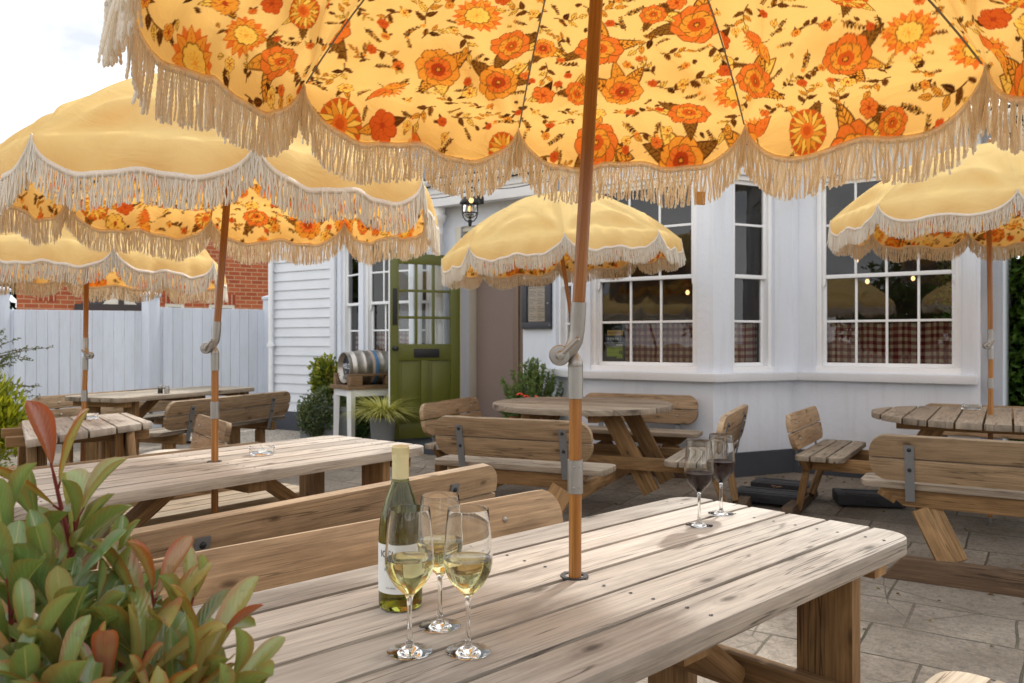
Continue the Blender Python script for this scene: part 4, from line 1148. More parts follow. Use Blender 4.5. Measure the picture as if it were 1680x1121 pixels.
# ---- weatherboards
WA, WB = WP(s_at(451, .3), .3), WP(s_at(544, .3), .3)
M, L = seg_frame(WA, WB); mb = MB(); bh = .131; z = .27; k = 0
while z < EAVE:
    z1 = min(z+bh, EAVE)
    mb.prism([(-.0015, z1+.012), (.012, z1+.012), (.012, z), (-.024, z)][::-1], L, M @ frame((0, 0, 0), (0, 1, 0), (0, 0, 1), (1, 0, 0)))
    z += bh
mb.build('weatherboards', M_BOARD, pub, smooth=False)
wall('left_end_wall', WP(s_at(451, .3)+.02, .28), WP(s_at(553, .3), .28), 0, EAVE, m=M_BOARD)
mb = MB(); mb.box(L-.002, L+.085, -.034, .02, .24, EAVE, M, 'z'); mb.box(-.06, .0, -.034, .05, .24, EAVE, M, 'z'); mb.build('corner_board', M_BOARD, pub, bevel=.004)
mb = MB(); mb.box(-.05, L+.1, -.045, .02, -.05, .262, M); mb.build('plinth', M_PLINTH, pub, bevel=.008)
wall('end_wall', WP(s_at(451, .3)+.02, -4.), WP(s_at(451, .3)+.02, .28), 0, EAVE, m=M_BOARD)
# drainpipe
dp = WP(s_at(444, .38), .38); mb = MB()
mb.tube([dp+UP*.08, dp+UP*3.0], .033, 16); mb.tube([dp+UP*1.17, dp+UP*1.24], .042, 16); mb.box(-.06, .06, -.02, .02, 1.185, 1.215, T(dp.x, dp.y, 0) @ RZ(R_(-34)))
mb.tube([dp+UP*.12, dp+UP*.06+NN*.03, dp+UP*.03+NN*.10], .034, 14); mb.build('drainpipe', M_WHITE, pub)
# rooms behind the glass
M, L = seg_frame(WP(7.1, .0), RC)
mb = MB(); mb.box(.1, L-.1, 3.2, 3.3, 0, EAVE, M); mb.box(.1, L-.1, .2, 3.2, -.02, .04, M); mb.box(.1, L-.1, .2, 3.2, EAVE-.05, EAVE-.01, M)
mb.box(.1, .2, .2, 3.2, .04, EAVE-.06, M); mb.box(L-.3, L-.2, .2, 3.2, .04, EAVE-.06, M); mb.build('room', M_ROOM, pub)
for i, (px, py, d) in enumerate(((1423, 462, 8.6), (1498, 457, 8.9), (1128, 480, 8.8), (1405, 428, 8.7))):
    p = PD(px, py, d)
    b = thing('pendant_lamp', ['bare warm bulb glowing behind the second pane column of the right sash window', 'bare warm bulb glowing behind the third pane column of the right sash window',
              'bare warm bulb seen through the right column of the bay front window', 'higher bare warm bulb just under the fringe in the right sash window', 'bare warm bulb behind the narrow side window of the bay'][i], 'lamp', tuple(p), 0, 'bare bulbs inside the pub')
    q = MB(); q.ball((0, 0, 0), .022, 8, 0, (1, 1, 1.25)); q.build('bulb', M_BULB, b)
    q = MB(); q.tube([(0, 0, .03), (0, 0, .075)], .016, 10); q.tube([(0, 0, .07), (0, 0, EAVE-.07-p.z)], .003, 6); q.build('flex', M_BLACK, b)
# ---- the open olive door
hinge = WP(DL, .33); th_ = R_(180-26); dw = .86
door = None
Md = frame((hinge.x, hinge.y, 0), (math.cos(R_(26)), math.sin(R_(26)), 0), (-math.sin(R_(26)), math.cos(R_(26)), 0), (0, 0, 1)) @ T(-dw, 0, 0)
zb, ztp = .128, 2.268
mb = MB(); st = .105
mb.box(.0, .105, 0, .044, zb, ztp, Md, 'z'); mb.box(dw-.115, dw, 0, .044, zb, ztp, Md, 'z')
mb.box(.105, dw-.115, 0, .044, ztp-.12, ztp, Md); mb.box(.105, dw-.115, 0, .044, zb, zb+.17, Md); mb.box(.105, dw-.115, 0, .044, 1.03, 1.22, Md)
gz0, gz1 = 1.22, ztp-.12
for k in (1, 2):
    xx = .105+(dw-.22)*k/3; mb.box(xx-.015, xx+.015, .006, .038, gz0, gz1, Md, 'z')
    zz = gz0+(gz1-gz0)*k/3; mb.box(.105, dw-.115, .008, .036, zz-.015, zz+.015, Md)
xm = .105+(dw-.22)/2
mb.box(xm-.05, xm+.05, 0, .044, zb+.17, 1.03, Md, 'z')
door = mb.build('door', M_GREEN, pub, bevel=.004)
mb = MB()
for xa, xb in ((.105, xm-.05), (xm+.05, dw-.115)):
    mb.box(xa, xb, .018, .030, zb+.17, 1.03, Md, 'z'); mb.box(xa+.035, xb-.035, .008, .018, zb+.205, .995, Md, 'z')
mb.build('door_panel', M_GREEN, door, bevel=.006)
mb = MB(); mb.v += [Md @ Vector(p) for p in ((.1, .022, gz0), (dw-.11, .022, gz0), (dw-.11, .022, gz1), (.1, .022, gz1))]; mb.face((0, 1, 2, 3), [(0, 0), (1, 0), (1, 1), (0, 1)]); mb.build('pane', M_PANE, door, smooth=False)
mb = MB(); mb.box(.285, .595, -.014, -.0005, 1.065, 1.165, Md); mb.box(.30, .58, -.02, -.014, 1.085, 1.145, Md); mb.build('letterbox', M_BLACK, door, bevel=.004)
mb = MB(); mb.box(.030, .085, -.008, -.0005, 1.44, 1.86, Md, 'z'); mb.build('push_plate', M_BLACK, door, bevel=.003)
mb = MB(); mb.lathe([(.03, 0), (.03, .006), (.012, .01), (.012, .03), (.026, .045), (.028, .06), (.018, .072), (.001, .075)], 20, Md @ frame((.055, 0, 1.17), (1, 0, 0), (0, 0, 1), (0, -1, 0))); mb.build('handle', M_BLACK, door)
mb = MB(); mb.box(-.006, -.0005, .002, .042, zb+.004, ztp-.004, Md, 'z'); mb.build('door_edge', M_WHITE, door)
# ---- menu case
mc = PD(882, 498, 8.72)
Mm, L = seg_frame(A_, E); sx = px_on(A_, E, 859); sx1 = px_on(A_, E, 906.5)
menu = thing('menu_case', 'black glazed menu case holding a cream menu, on the wall right of the door', 'notice case', tuple(Mm @ Vector((sx, 0, 1.39))), math.atan2(Mm[1][0], Mm[0][0]))
w_ = sx1-sx; h_ = .56
mb = MB()
mb.box(0, w_, -.045, -.002, 0, .075, IDM); mb.box(0, w_, -.045, -.002, h_-.075, h_, IDM); mb.box(0, .065, -.045, -.002, .075, h_-.075, IDM, 'z'); mb.box(w_-.075, w_, -.045, -.002, .075, h_-.075, IDM, 'z')
mb.box(.06, w_-.07, -.010, -.003, .07, h_-.07, IDM); mb.build('case_frame', plain('case_black', S(58, 58, 66), .45), menu, bevel=.006)
mb = MB(); mb.box(.072, w_-.082, -.0135, -.011, .083, h_-.083, IDM); sheet = mb.build('menu_sheet', plain('cream_paper', S(240, 226, 208), .8), menu)
mb = MB()
for k in range(21):
    zz = .105+k*.0175
    if k % 5 == 4: continue
    for xa in (.085, .085+(w_-.165)*.5):
        ww = random.uniform(.04, .09)*w_/.33; mb.box(xa, xa+ww, -.0142, -.0137, zz, zz+.0045, IDM)
mb.build('menu_lines', plain('faded_ink', S(150, 134, 122), .8), sheet, smooth=False)
mb = MB(); mb.v += [Vector(p) for p in ((.06, -.036, .07), (w_-.07, -.036, .07), (w_-.07, -.036, h_-.07), (.06, -.036, h_-.07))]; mb.face((0, 1, 2, 3), [(0, 0), (1, 0), (1, 1), (0, 1)]); mb.build('pane', M_LGLASS, menu, smooth=False)
mb = MB(); bolt(mb, (w_-.035, -.045, h_*.5), (0, -1, 0), .012); bolt(mb, (w_-.012, -.045, .04), (0, -1, 0), .009); mb.build('lock', M_GALV, menu)
# ---- text helper
def text_pts(s, size, bold=False):
    cu = bpy.data.curves.new('txt', 'FONT'); cu.body = s; cu.size = size; cu.align_x = 'CENTER'; cu.align_y = 'CENTER'
    if bold: cu.offset = size*.02
    o = bpy.data.objects.new('txt', cu); COL.objects.link(o)
    dg = bpy.context.evaluated_depsgraph_get(); ev = o.evaluated_get(dg); me = ev.to_mesh()
    V = [tuple(v.co) for v in me.vertices]; Fs = [tuple(p.vertices) for p in me.polygons]
    ev.to_mesh_clear(); bpy.data.objects.remove(o); bpy.data.curves.remove(cu)
    return V, Fs
def text_into(mb, s, size, M, mi=0, fn=None, bold=False):
    V, Fs = text_pts(s, size, bold); b = len(mb.v)
    for v in V: mb.v.append(fn(v) if fn else M @ Vector((v[0], v[1], 0)))
    for f in Fs: mb.face([b+i for i in f], [(0, 0)]*len(f), 0, mi)
# ---- stickers inside the bay front window, lower left pane
Mb, Lb = seg_frame(C2, C1)
gx = b0+.045+.034; colw = (b1-b0-2*.079)/3
def sticker(label, xa, xb, za, zb_, m, y=.121):
    o = thing('window_sticker', label, 'sticker', tuple(Mb @ Vector((xa, y, za))), math.atan2(Mb[1][0], Mb[0][0]), 'stickers in the bay window')
    q = MB(); q.box(0, xb-xa, 0, .0012, 0, zb_-za, IDM); q.build('sheet', m, o, smooth=False)
    return o, xb-xa, zb_-za
ZX = lambda x, y: frame((x, -.0004, y), (1, 0, 0), (0, 0, 1), (0, -1, 0))
o, w_, h_ = sticker('cream paper notice at the top of the sticker stack in the bay window', gx+.05, gx+.225, 1.31, 1.362, plain('cream_sticker', S(226, 206, 150), .7))
q = MB(); text_into(q, 'FRESH LOCAL FOOD', .016, ZX(w_/2, h_/2), bold=True); q.build('lettering', plain('brown_ink', S(120, 70, 40), .7), o, smooth=False)
o, w_, h_ = sticker('dark blue window sticker with pale squares, between the cream and green ones', gx+.045, gx+.225, 1.236, 1.300, plain('navy_sticker', S(34, 40, 70), .4))
q = MB()
for k in range(5): q.box(.012+k*.026, .030+k*.026, -.0014, -.0006, .030, .052, IDM)
q.box(.145, .168, -.0014, -.0006, .022, .050, IDM); q.box(0, w_, -.0014, -.0006, 0, .004, IDM); q.build('pale_squares', plain('pale_sticker', S(190, 200, 220), .5), o, smooth=False)
o, w_, h_ = sticker('black and lime green food hygiene rating sticker at the bottom of the bay window pane', gx+.028, gx+.232, 1.062, 1.232, plain('black_sticker', S(20, 22, 20), .4))
q = MB(); q.box(.020, w_-.012, -.0014, -.0006, .040, .138, IDM); q.box(w_-.075, w_-.012, -.0014, -.0006, .024, .039, IDM); q.build('green_panel', plain('lime_sticker', S(164, 200, 30), .5), o, smooth=False)
q = MB(); text_into(q, 'FOOD HYGIENE RATING', .0145, ZX(.1, .125) @ T(0, 0, .0016), bold=True); text_into(q, 'VERY GOOD', .010, ZX(w_-.045, .034) @ T(0, 0, .0016))
for k in range(5): text_into(q, str(k), .016, ZX(.036+k*.024, .078) @ T(0, 0, .0016))
q.lathe([(.0, .0), (.019, .0)], 20, ZX(w_-.033, .080) @ T(0, 0, .0014)); q.build('lettering', plain('sticker_ink', S(24, 30, 14), .5), o, smooth=False)
q = MB(); text_into(q, '5', .030, ZX(w_-.033, .080) @ T(0, 0, .0022), bold=True); q.box(w_-.085, w_-.014, -.0014, -.0006, .146, .160, IDM); q.build('pale_print', plain('sticker_white', S(222, 226, 214), .5), o, smooth=False)
# ---- lantern
lp = PD(771, 341, 8.62)
lan = thing('wall_lantern', 'black wall lantern with a glowing bulb, on the white fascia by the door', 'lantern', tuple(lp), R_(-34))
q = MB(); k = .93
q.lathe([(.001, .175), (.018, .17), (.02, .15), (.035, .14), (.075, .12), (.105, .085), (.118, .062), (.122, .05), (.118, .046), (.085, .056), (.001, .058)], 24, Matrix.Scale(k, 4))
q.build('cap', M_IRON, lan)
q = MB()
for i in range(4):
    a = math.pi/4+i*math.pi/2; c, s = math.cos(a)*k, math.sin(a)*k
    q.tube([(c*.090, s*.090, .05), (c*.089, s*.089, -.06), (c*.078, s*.078, -.105), (c*.05, s*.05, -.14), (c*.012, s*.012, -.155)], .0062, 8)
q.lathe([(.091*k, -.06), (.096*k, -.056), (.096*k, -.066), (.091*k, -.07), (.091*k, -.06)], 24)
q.lathe([(.022, -.135), (.026, -.15), (.018, -.175), (.020, -.185), (.012, -.2), (.001, -.205)], 16); q.build('cage', M_IRON, lan)
q = MB(); q.lathe([(.066, .052), (.078, .02), (.080, -.05), (.066, -.09), (.03, -.115), (.001, -.12)], 24); q.build('lamp_glass', M_LGLASS, lan)
q = MB(); q.ball((0, 0, -.015), .024, 8, 0, (1, 1, 1.5)); q.build('bulb', M_BULB, lan)
q = MB(); q.tube([(0, 0, .17), (0, .0, .21), (0, .05, .235), (0, .13, .2), (0, .17, .13)], .014, 10); q.box(-.05, .05, .15, .19, .06, .2, IDM); q.tube([(0, 0, .165), (0, 0, .19)], .024, 12); q.build('arm', M_IRON, lan)
# ---- string light along the fascia
sl = thing('string_light', 'thin black festoon cable with bulbs strung along the white fascia', 'string light', tuple(PD(690, 327, 8.6)))
pts = []
ends = [(664, 332, 9.0), (693, 327, 8.95), (706, 326, 8.9), (770, 313, 8.4), (800, 310, 8.4), (878, 301, 8.0), (960, 282, 7.2)]
for i in range(len(ends)-1):
    p, q_ = PD(*ends[i]), PD(*ends[i+1])
    for j in range(6):
        t_ = j/6; v = p.lerp(q_, t_); v.z -= .018*math.sin(math.pi*t_); pts.append(v-sl.location)
q = MB(); q.tube(pts, .005, 6); q.build('cable', M_BLACK, sl)
for (px, py, d, m_) in ((705, 329, 8.9, M_WHITE), (773, 318, 8.38, M_BLACK)):
    p = PD(px, py, d)-sl.location; q = MB(); q.tube([p+UP*.01, p-UP*.04], .016, 12); s_ = q.build('socket', m_, sl)
    q = MB(); q.ball(p-UP*.068, .026, 8, 0, (1, 1, 1.2)); q.build('bulb', M_BULB if m_ is M_BLACK else M_WHITE, s_)
# ================================================================== foliage helpers
def leaves(name, P, Dv, Nv, L, Wd, tint, m, parent, tmpl='fold', fold=.25, curl=.2, red=None):
    """many small leaves as ONE mesh: P base points, Dv directions, Nv leaf normals"""
    P = np.asarray(P, float); n = len(P)
    Dv = Dv/np.maximum(np.linalg.norm(Dv, axis=1, keepdims=True), 1e-9)
    Sv = np.cross(Nv, Dv); Sv /= np.maximum(np.linalg.norm(Sv, axis=1, keepdims=True), 1e-9); N2 = np.cross(Dv, Sv)
    if tmpl == 'fold':
        tv = np.array([(0, 0, 0), (.45, .5, fold), (1, 0, -curl*.5), (.45, -.5, fold), (.5, 0, 0)]); tf = np.array([(0, 4, 1, 1), (4, 2, 1, 1), (0, 3, 4, 4), (4, 3, 2, 2)])
        tf = np.array([(0, 4, 2, 1), (0, 3, 2, 4)])
    elif tmpl == 'blade':
        us = np.linspace(0, 1, 7); tv = np.array([(u*(1-.25*u*curl*2), s*(.5*(1-u)**.6+.02), -curl*u*u) for u in us for s in (-1, 1)])
        tf = np.array([(2*i, 2*i+1, 2*i+3, 2*i+2) for i in range(6)])
    else:      # broad obovate leaf, 8 x 4 grid
        us = np.array([0, .12, .26, .4, .53, .66, .77, .87, .95, 1.]); ws = np.array([-1, -.5, 0, .5, 1]); rows = []
        for u in us:
            wd = .5*max(.02, (u**.85*(1-u**4.5)**.62+.03)/.72)
            for w in ws: rows.append((u, w*max(wd, .02), fold*abs(w)**1.4*wd*1.6, u, w))
        rr = np.array(rows); tv = rr[:, :3].copy(); lu = rr[:, 3]; lw = rr[:, 4]
        tv[:, 2] -= curl*tv[:, 0]**2*.5
        tf = np.array([(i*5+j, i*5+j+1, (i+1)*5+j+1, (i+1)*5+j) for i in range(9) for j in range(4)])[:, ::-1]
    k = len(tv)
    L = np.broadcast_to(L, n); Wd = np.broadcast_to(Wd, n)
    zz = tv[:, 2][None, :, None]
    if tmpl == 'broad':
        cz = rng.uniform(.4, 1.8, n)[:, None]; zz = (tv[:, 2]+0)[None, :, None]*cz[..., None]
        tw = rng.normal(0, .35, n)[:, None]*tv[None, :, 0]
        y = tv[None, :, 1]*np.cos(tw); zadd = tv[None, :, 1]*np.sin(tw)+.03*np.sin(tv[None, :, 0]*14+rng.uniform(0, 6, n)[:, None])*np.abs(tv[None, :, 1])
        V = P[:, None, :]+Dv[:, None, :]*(tv[None, :, 0]*L[:, None])[..., None]+Sv[:, None, :]*(y*Wd[:, None])[..., None]+N2[:, None, :]*((zz[..., 0]*L[:, None])+zadd*Wd[:, None])[..., None]
    else:
        V = P[:, None, :]+Dv[:, None, :]*(tv[None, :, 0]*L[:, None])[..., None]+Sv[:, None, :]*(tv[None, :, 1]*Wd[:, None])[..., None]+N2[:, None, :]*(zz*L[:, None, None])
    Fc = (tf[None]+(np.arange(n)*k)[:, None, None]).reshape(-1, 4)
    at = {'tint': np.repeat(np.broadcast_to(tint, n), k)}
    if tmpl == 'broad':
        at['lu'] = np.tile(lu, n); at['lw'] = np.tile(lw, n); at['red'] = np.repeat(np.broadcast_to(red if red is not None else 0., n), k)
    return npmesh(name, V.reshape(-1, 3), Fc, m, parent, tmpl != 'fold', at)
def rdir(n): 
    v = rng.normal(size=(n, 3)); return v/np.linalg.norm(v, axis=1, keepdims=True)
def cloud_crown(n, c, r, clumps, flat=1., rad=.35, seed=None):
    """points gathered in clumps through an ellipsoid"""
    c = np.array(c); r = np.array(r)
    cc = rdir(clumps)*rng.uniform(.35, 1., clumps)[:, None]**.5
    pick = rng.integers(0, clumps, n); q = rdir(n)*(rng.uniform(0, 1, n)**.4)[:, None]*rad*rng.uniform(.6, 1.3, clumps)[pick][:, None]
    u = cc[pick]*(1-rad*.7)+q
    return c+u*r, u, rng.uniform(-.25, .25, clumps)[pick]
# ================================================================== ground
me_c = (0, 8)
def ground(name, cx, cy, half, z, m, kind='structure', poly=None):
    mb = MB()
    pts = poly or [Vector((cx-half, cy-half, 0)), Vector((cx+half, cy-half, 0)), Vector((cx+half, cy+half, 0)), Vector((cx-half, cy+half, 0))]
    for p in pts: mb.v.append(Vector((p.x, p.y, z)))
    mb.face(range(len(pts)), [((-U).dot(p)+50.2, (-NN).dot(p)+50.12) for p in pts])
    o = mb.build(name, m, None, smooth=False); return tag(o, None, None, None, kind)
g0 = ground('ground', 0, 0, 240, -.085, M_EARTH); g0['label'] = 'bare ground around and beyond the pub yard'
# the yard falls a little away from the wall so that it drains
def yard_z(n): t = min(1., max(0., (n-.9)/1.8)); return -.07*t*t*(3-2*t)
V, UVp, Fc = [], [], []
nu = [x*.5 for x in range(-32, 33)]; nn = [-6.]+[.15*k for k in range(0, 24)]+[4., 5., 7., 10., 14., 20.]
for a in nn:
    for b in nu: p = WP(b, a); V.append((p.x, p.y, yard_z(a))); UVp.append(((-U).dot(p)+50.2, (-NN).dot(p)+50.12))
W_ = len(nu)
for i in range(len(nn)-1):
    for k in range(W_-1): Fc.append((i*W_+k, (i+1)*W_+k, (i+1)*W_+k+1, i*W_+k+1))
g1 = npmesh('paving', V, np.array(Fc), M_PAVE, None, True, None, None, np.array(UVp)); tag(g1, 'worn grey paving slabs of the pub yard', None, None, 'structure')
g2 = ground('gravel', 0, 0, 0, .006, M_GRAV, poly=[WP(7.5, .28), WP(4.6, .35), WP(4.6, 1.25), WP(5.6, 1.7), WP(7.4, 1.9), Vector((-5.4, 10.2, 0)), Vector((-5.2, 11.0, 0))]); g2['label'] = 'strip of loose gravel along the weatherboarded wall'
def slabt(label, px, py, w, d_, h, rz, top=True):
    p = PZ(px, py, h); o = thing('rubber_slab', label, 'slab', (p.x, p.y, 0), rz, 'black slabs by the bay')
    q = MB(); q.box(-w/2, w/2, -d_/2, d_/2, .004, h, IDM); q.build('slab_body', M_RUBB, o, bevel=.012)
    q = MB()
    for k in (-1, 1): q.box(-w/2+.06, w/2-.06, k*d_*.28-.012, k*d_*.28+.012, h-.002, h+.004, IDM)
    q.box(-.05, .05, -d_/2-.004, -d_/2+.002, h*.35, h*.65, IDM); q.build('grip_bar', M_BLACK, o, bevel=.002)
slabt('black slab against the dark plinth of the bay, the rear one of the pair', 1283, 790, .46, .28, .07, R_(-31))
slabt('black slab in front of the rear slab, with dead leaves on its top', 1262, 806, .52, .30, .075, R_(-31))
slabt('black slab under the left end of the right picnic table seat', 1424, 808, .48, .30, .085, R_(-14))
q = MB(); lp0 = PZ(1275, 800, .086)
for k in range(5):
    c = lp0+Vector((random.uniform(-.06, .06), random.uniform(-.03, .03), .003*k)); a = random.random()*6
    q.planks([(0, 0), (.02, .012), (.045, 0), (.02, -.012)], 1, 0, .001, T(*c) @ RZ(a) @ RX(.3))
dl = q.build('dead_leaves', plain('dead_leaf', S(120, 90, 60), .8), smooth=False); tag(dl, 'little heap of dead brown leaves on the black slab', 'dead leaves')

n = 420; P = []
for k in range(n):
    s_ = rng.uniform(-2.4, 5.); a = abs(rng.normal(0, .35))+.05 if rng.random() < .45 else rng.uniform(.3, 6.5)
    p = WP(s_, a); P.append((p.x, p.y, yard_z(a)+.004))
P = np.array(P); dd = rdir(n); dd[:, 2] *= .15
lt = leaves('leaf_litter', P, dd, np.array([0, 0, 1.])+rdir(n)*.4, rng.uniform(.012, .045, n), rng.uniform(.008, .02, n), rng.uniform(0, 1, n), leafmat('dry_leaf', [(0., S(70, 52, 34)), (.6, S(120, 92, 58)), (1., S(150, 140, 80))], .1, .8), None)
tag(lt, 'scattered dry leaves and grit on the paving', None, None, 'stuff')

# ================================================================== fence
F0, F1, F2, F3 = Vector((-3.52, 11.62, 0)), Vector((-4.86, 10.72, 0)), Vector((-6.50, 10.10, 0)), Vector((-12., 8.2, 0))
fence = thing('fence', 'tall pale blue-white board fence with square posts, left of the weatherboards', 'fence', tuple(F1))
def fp(v): return v-fence.location
for a, b, zt in ((F1, F0, 1.715), (F2, F1, 1.66), (F3, F2, 1.66)):
    M, L = seg_frame(fp(a), fp(b)); mb = MB(); x = 0
    while x < L-.01:
        w = min(.128, L-x); mb.box(x, x+w-.004, .0+random.uniform(0, .004), .022+random.uniform(0, .003), .04, zt, M, 'z', off=(x*3, random.random()*9)); x += w
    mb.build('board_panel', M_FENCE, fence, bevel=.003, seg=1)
    mb = MB(); mb.box(0, L, .028, .07, .35, .45, M); mb.box(0, L, .028, .07, zt-.35, zt-.25, M); mb.build('rail', M_FENCE, fence)
for p, h, w in ((F0, 1.86, .15), (F1, 1.855, .165), (F2, 1.88, .17)):
    q = fp(p); mb = MB(); a = R_(-32)
    Mq = T(q.x, q.y, 0) @ RZ(a)
    mb.box(-w/2, w/2, -w/2-.03, w/2-.03, 0, h, Mq, 'z'); po = mb.build('post', M_FENCE, fence, bevel=.01)
    mb = MB(); mb.lathe([(w*.82, h+.001), (w*.84, h+.03), (w*.74, h+.045), (.001, h+.075)], 4, Mq @ T(0, -.03, 0) @ RZ(math.pi/4)); mb.build('post_cap', M_FENCE, po, smooth=False)

# ================================================================== red brick house beyond the fence
HB0 = PD(27, 500, 14.6); HB1 = PD(470, 500, 17.2); HB0.z = HB1.z = 0
house = thing('brick_house', 'red brick house with a small timbered porch roof, behind the white fence', 'building', tuple(HB0))
a, b = Vector((0, 0, 0)), HB1-HB0; b.z = 0
M, L = seg_frame(a, b)
mb = MB(); mb.box(0, L, 0, .3, 0, 3.9, M, 'xz', off=(0, 0)); mb.box(0, .3, .3, 6, 0, 3.9, M, 'y', off=(3, 1)); mb.build('house_wall', M_BRICK, house, smooth=False)
mb = MB(); quad_slab(mb, [M @ Vector((-.3, -.3, 3.86)), M @ Vector((L+.3, -.3, 3.86)), M @ Vector((L+.3, 3.2, 5.3)), M @ Vector((-.3, 3.2, 5.3))]); mb.build('roof', M_SLATE, house, smooth=False)
hx = lambda px: px_on(HB0, HB1, px)
for px0, px1 in ((58, 92), (268, 305), (340, 387)):
    mb = MB(); z = 1.25+(560-502)*16/1300.
    mb.box(hx(px0), hx(px1), -.012, .05, z+.05, z+.27, M, 'xz', off=(0, -z)); mb.build('arch', M_SOLD, house, smooth=False)
    mb = MB(); mb.box(hx(px0)+.03, hx(px1)-.03, -.006, .08, .9, z+.049, M, 'z'); w_ = mb.build('window', M_CREAM, house) if px0 > 60 else None
    if w_ is None: continue
    mb = MB(); mb.box(hx(px0)+.09, hx(px1)-.09, -.010, -.0065, 1.0, z-.02, M, 'z'); mb.build('pane', plain('dark_pane', S(40, 44, 48), .1), w_)
# porch roof: low dark hipped roof with cream gable render
px0, px1 = hx(122), hx(236); zc = 1.25+(560-505)*14.6/1300; zt2 = 1.25+(560-466)*14.6/1300
mb = MB(); xm = (px0+px1)/2
q0, q1, q2, q3 = (px0-.02, -1.1, zc), (px1+.02, -1.1, zc), (px1+.02, 0, zc), (px0-.02, 0, zc)
r0_, r1_ = (px0+.55, -.5, zt2+.05), (px1-.45, -.5, zt2+.05)
V = [M @ Vector(p) for p in (q0, q1, q2, q3, r0_, r1_)]; b0_ = len(mb.v); mb.v += V
for f in ((0, 1, 5, 4), (1, 2, 5), (2, 3, 4, 5), (3, 0, 4)): mb.face([b0_+i for i in f], [(0, 0), (1, 0), (1, .6), (0, .6)][:len(f)])
mb.face([b0_+i for i in (3, 2, 1, 0)], [(0, 0)]*4)
pr = mb.build('porch_roof', plain('dark_shingle', S(56, 50, 54), .8, 0, .6, 18), house, smooth=False)
mb = MB(); mb.planks([(px0+.40, zc+.06), (px0+.95, zc+.06), (px0+.68, zc+.42)], 3, 0, .05, M @ frame((0, -1.12, 0), (1, 0, 0), (0, 0, 1), (0, -1, 0))); mb.build('gable_render', M_CREAM, pr)
mb = MB(); mb.box(px0+.65, px0+.74, -1.19, -1.172, zc+.05, zc+.40, M, 'z'); mb.box(px0-.05, px1+.05, -1.2, -1.13, zc-.05, zc+.05, M); mb.build('timber', plain('dark_timber', S(62, 54, 52), .7), pr)
mb = MB(); mb.box(px1-.9, px1-.15, -.9, -.8, .3, zc-.055, M, 'z'); mb.build('porch_wall', M_CREAM, house)

def bush(label, cat, loc, r, n, leafL, leafW, m, group=None, clumps=30, name='shrub', stems=7, h0=.0, tint=(.45, .22), stem_m=None, fold=.2, up=.2, rad=.35):
    o = thing(name, label, cat, loc, 0, group)
    P, u, ct = cloud_crown(n, (0, 0, h0+r[2]), r, clumps, rad=rad)
    P[:, 2] = np.maximum(P[:, 2], .02)
    D = u+rdir(n)*.8; D[:, 2] += up
    N_ = u*.5+rdir(n)*.7+np.array([0, 0, .5])
    leaves('foliage', P, D, N_, leafL*rng.uniform(.7, 1.25, n), leafW*rng.uniform(.8, 1.2, n), np.clip(rng.normal(tint[0], tint[1], n)+ct, 0, 1), m, o, fold=fold)
    q = MB()
    for i in range(stems):
        a = rng.uniform(0, 6.28); e = Vector((math.cos(a)*r[0]*.6, math.sin(a)*r[1]*.6, h0+r[2]*rng.uniform(1., 1.5)))
        q.tube([(e.x*.15, e.y*.15, 0), (e.x*.4, e.y*.4, e.z*.5), tuple(e)], [.016, .011, .005], 6)
    q.build('stems', stem_m or M_TWIG, o)
    return o

# ---------- photinia in the foreground
ph = thing('photinia_bush', 'glossy photinia bush with green and bronze-red leaves, close up at the lower left', 'bush', (-.66, .80, 0))
PL = np.array(ph.location)
shoots = [ # px, py, depth, lean x, redness, leaves, leaf length
    (88, 778, .95, .0, .95, 5, .074), (60, 860, .94, -.1, .45, 7, .07), (128, 850, .96, .35, .4, 7, .07), (12, 870, .90, -.3, .35, 7, .076), (190, 930, .92, .5, .4, 7, .068),
    (252, 985, .88, .1, .78, 9, .074), (312, 1000, .90, .5, .5, 7, .066), (85, 960, .86, -.2, .3, 8, .08), (15, 970, .82, -.3, .3, 8, .08), (155, 1010, .86, .1, .4, 8, .07),
    (345, 1065, .86, .7, .6, 7, .072), (235, 1085, .82, .1, .4, 8, .072), (110, 1065, .82, -.1, .35, 8, .078), (45, 1080, .78, -.3, .4, 8, .078), (-15, 1060, .80, -.4, .3, 8, .075),
    (310, 1140, .82, .5, .55, 8, .07), (175, 1130, .78, .0, .85, 8, .066), (262, 1170, .78, .2, .8, 8, .07), (375, 1130, .84, .9, .45, 7, .07), (85, 1150, .76, -.2, .6, 8, .07), (10, 1160, .74, -.3, .3, 8, .07),
    (130, 1210, .74, 0, .4, 8, .07), (225, 1225, .74, .1, .6, 8, .07), (335, 1210, .78, .4, .4, 8, .07), (-40, 940, .86, -.4, .3, 7, .08),
    (205, 1040, .98, .2, .3, 8, .07), (120, 920, 1.0, 0, .3, 7, .07), (40, 1020, .95, 0, .25, 8, .075), (290, 1080, .96, .3, .3, 8, .07), (160, 1090, .92, 0, .25, 8, .07)]
LP, LD, LN, LL, LW, LT, LR = [], [], [], [], [], [], []
stems = MB()
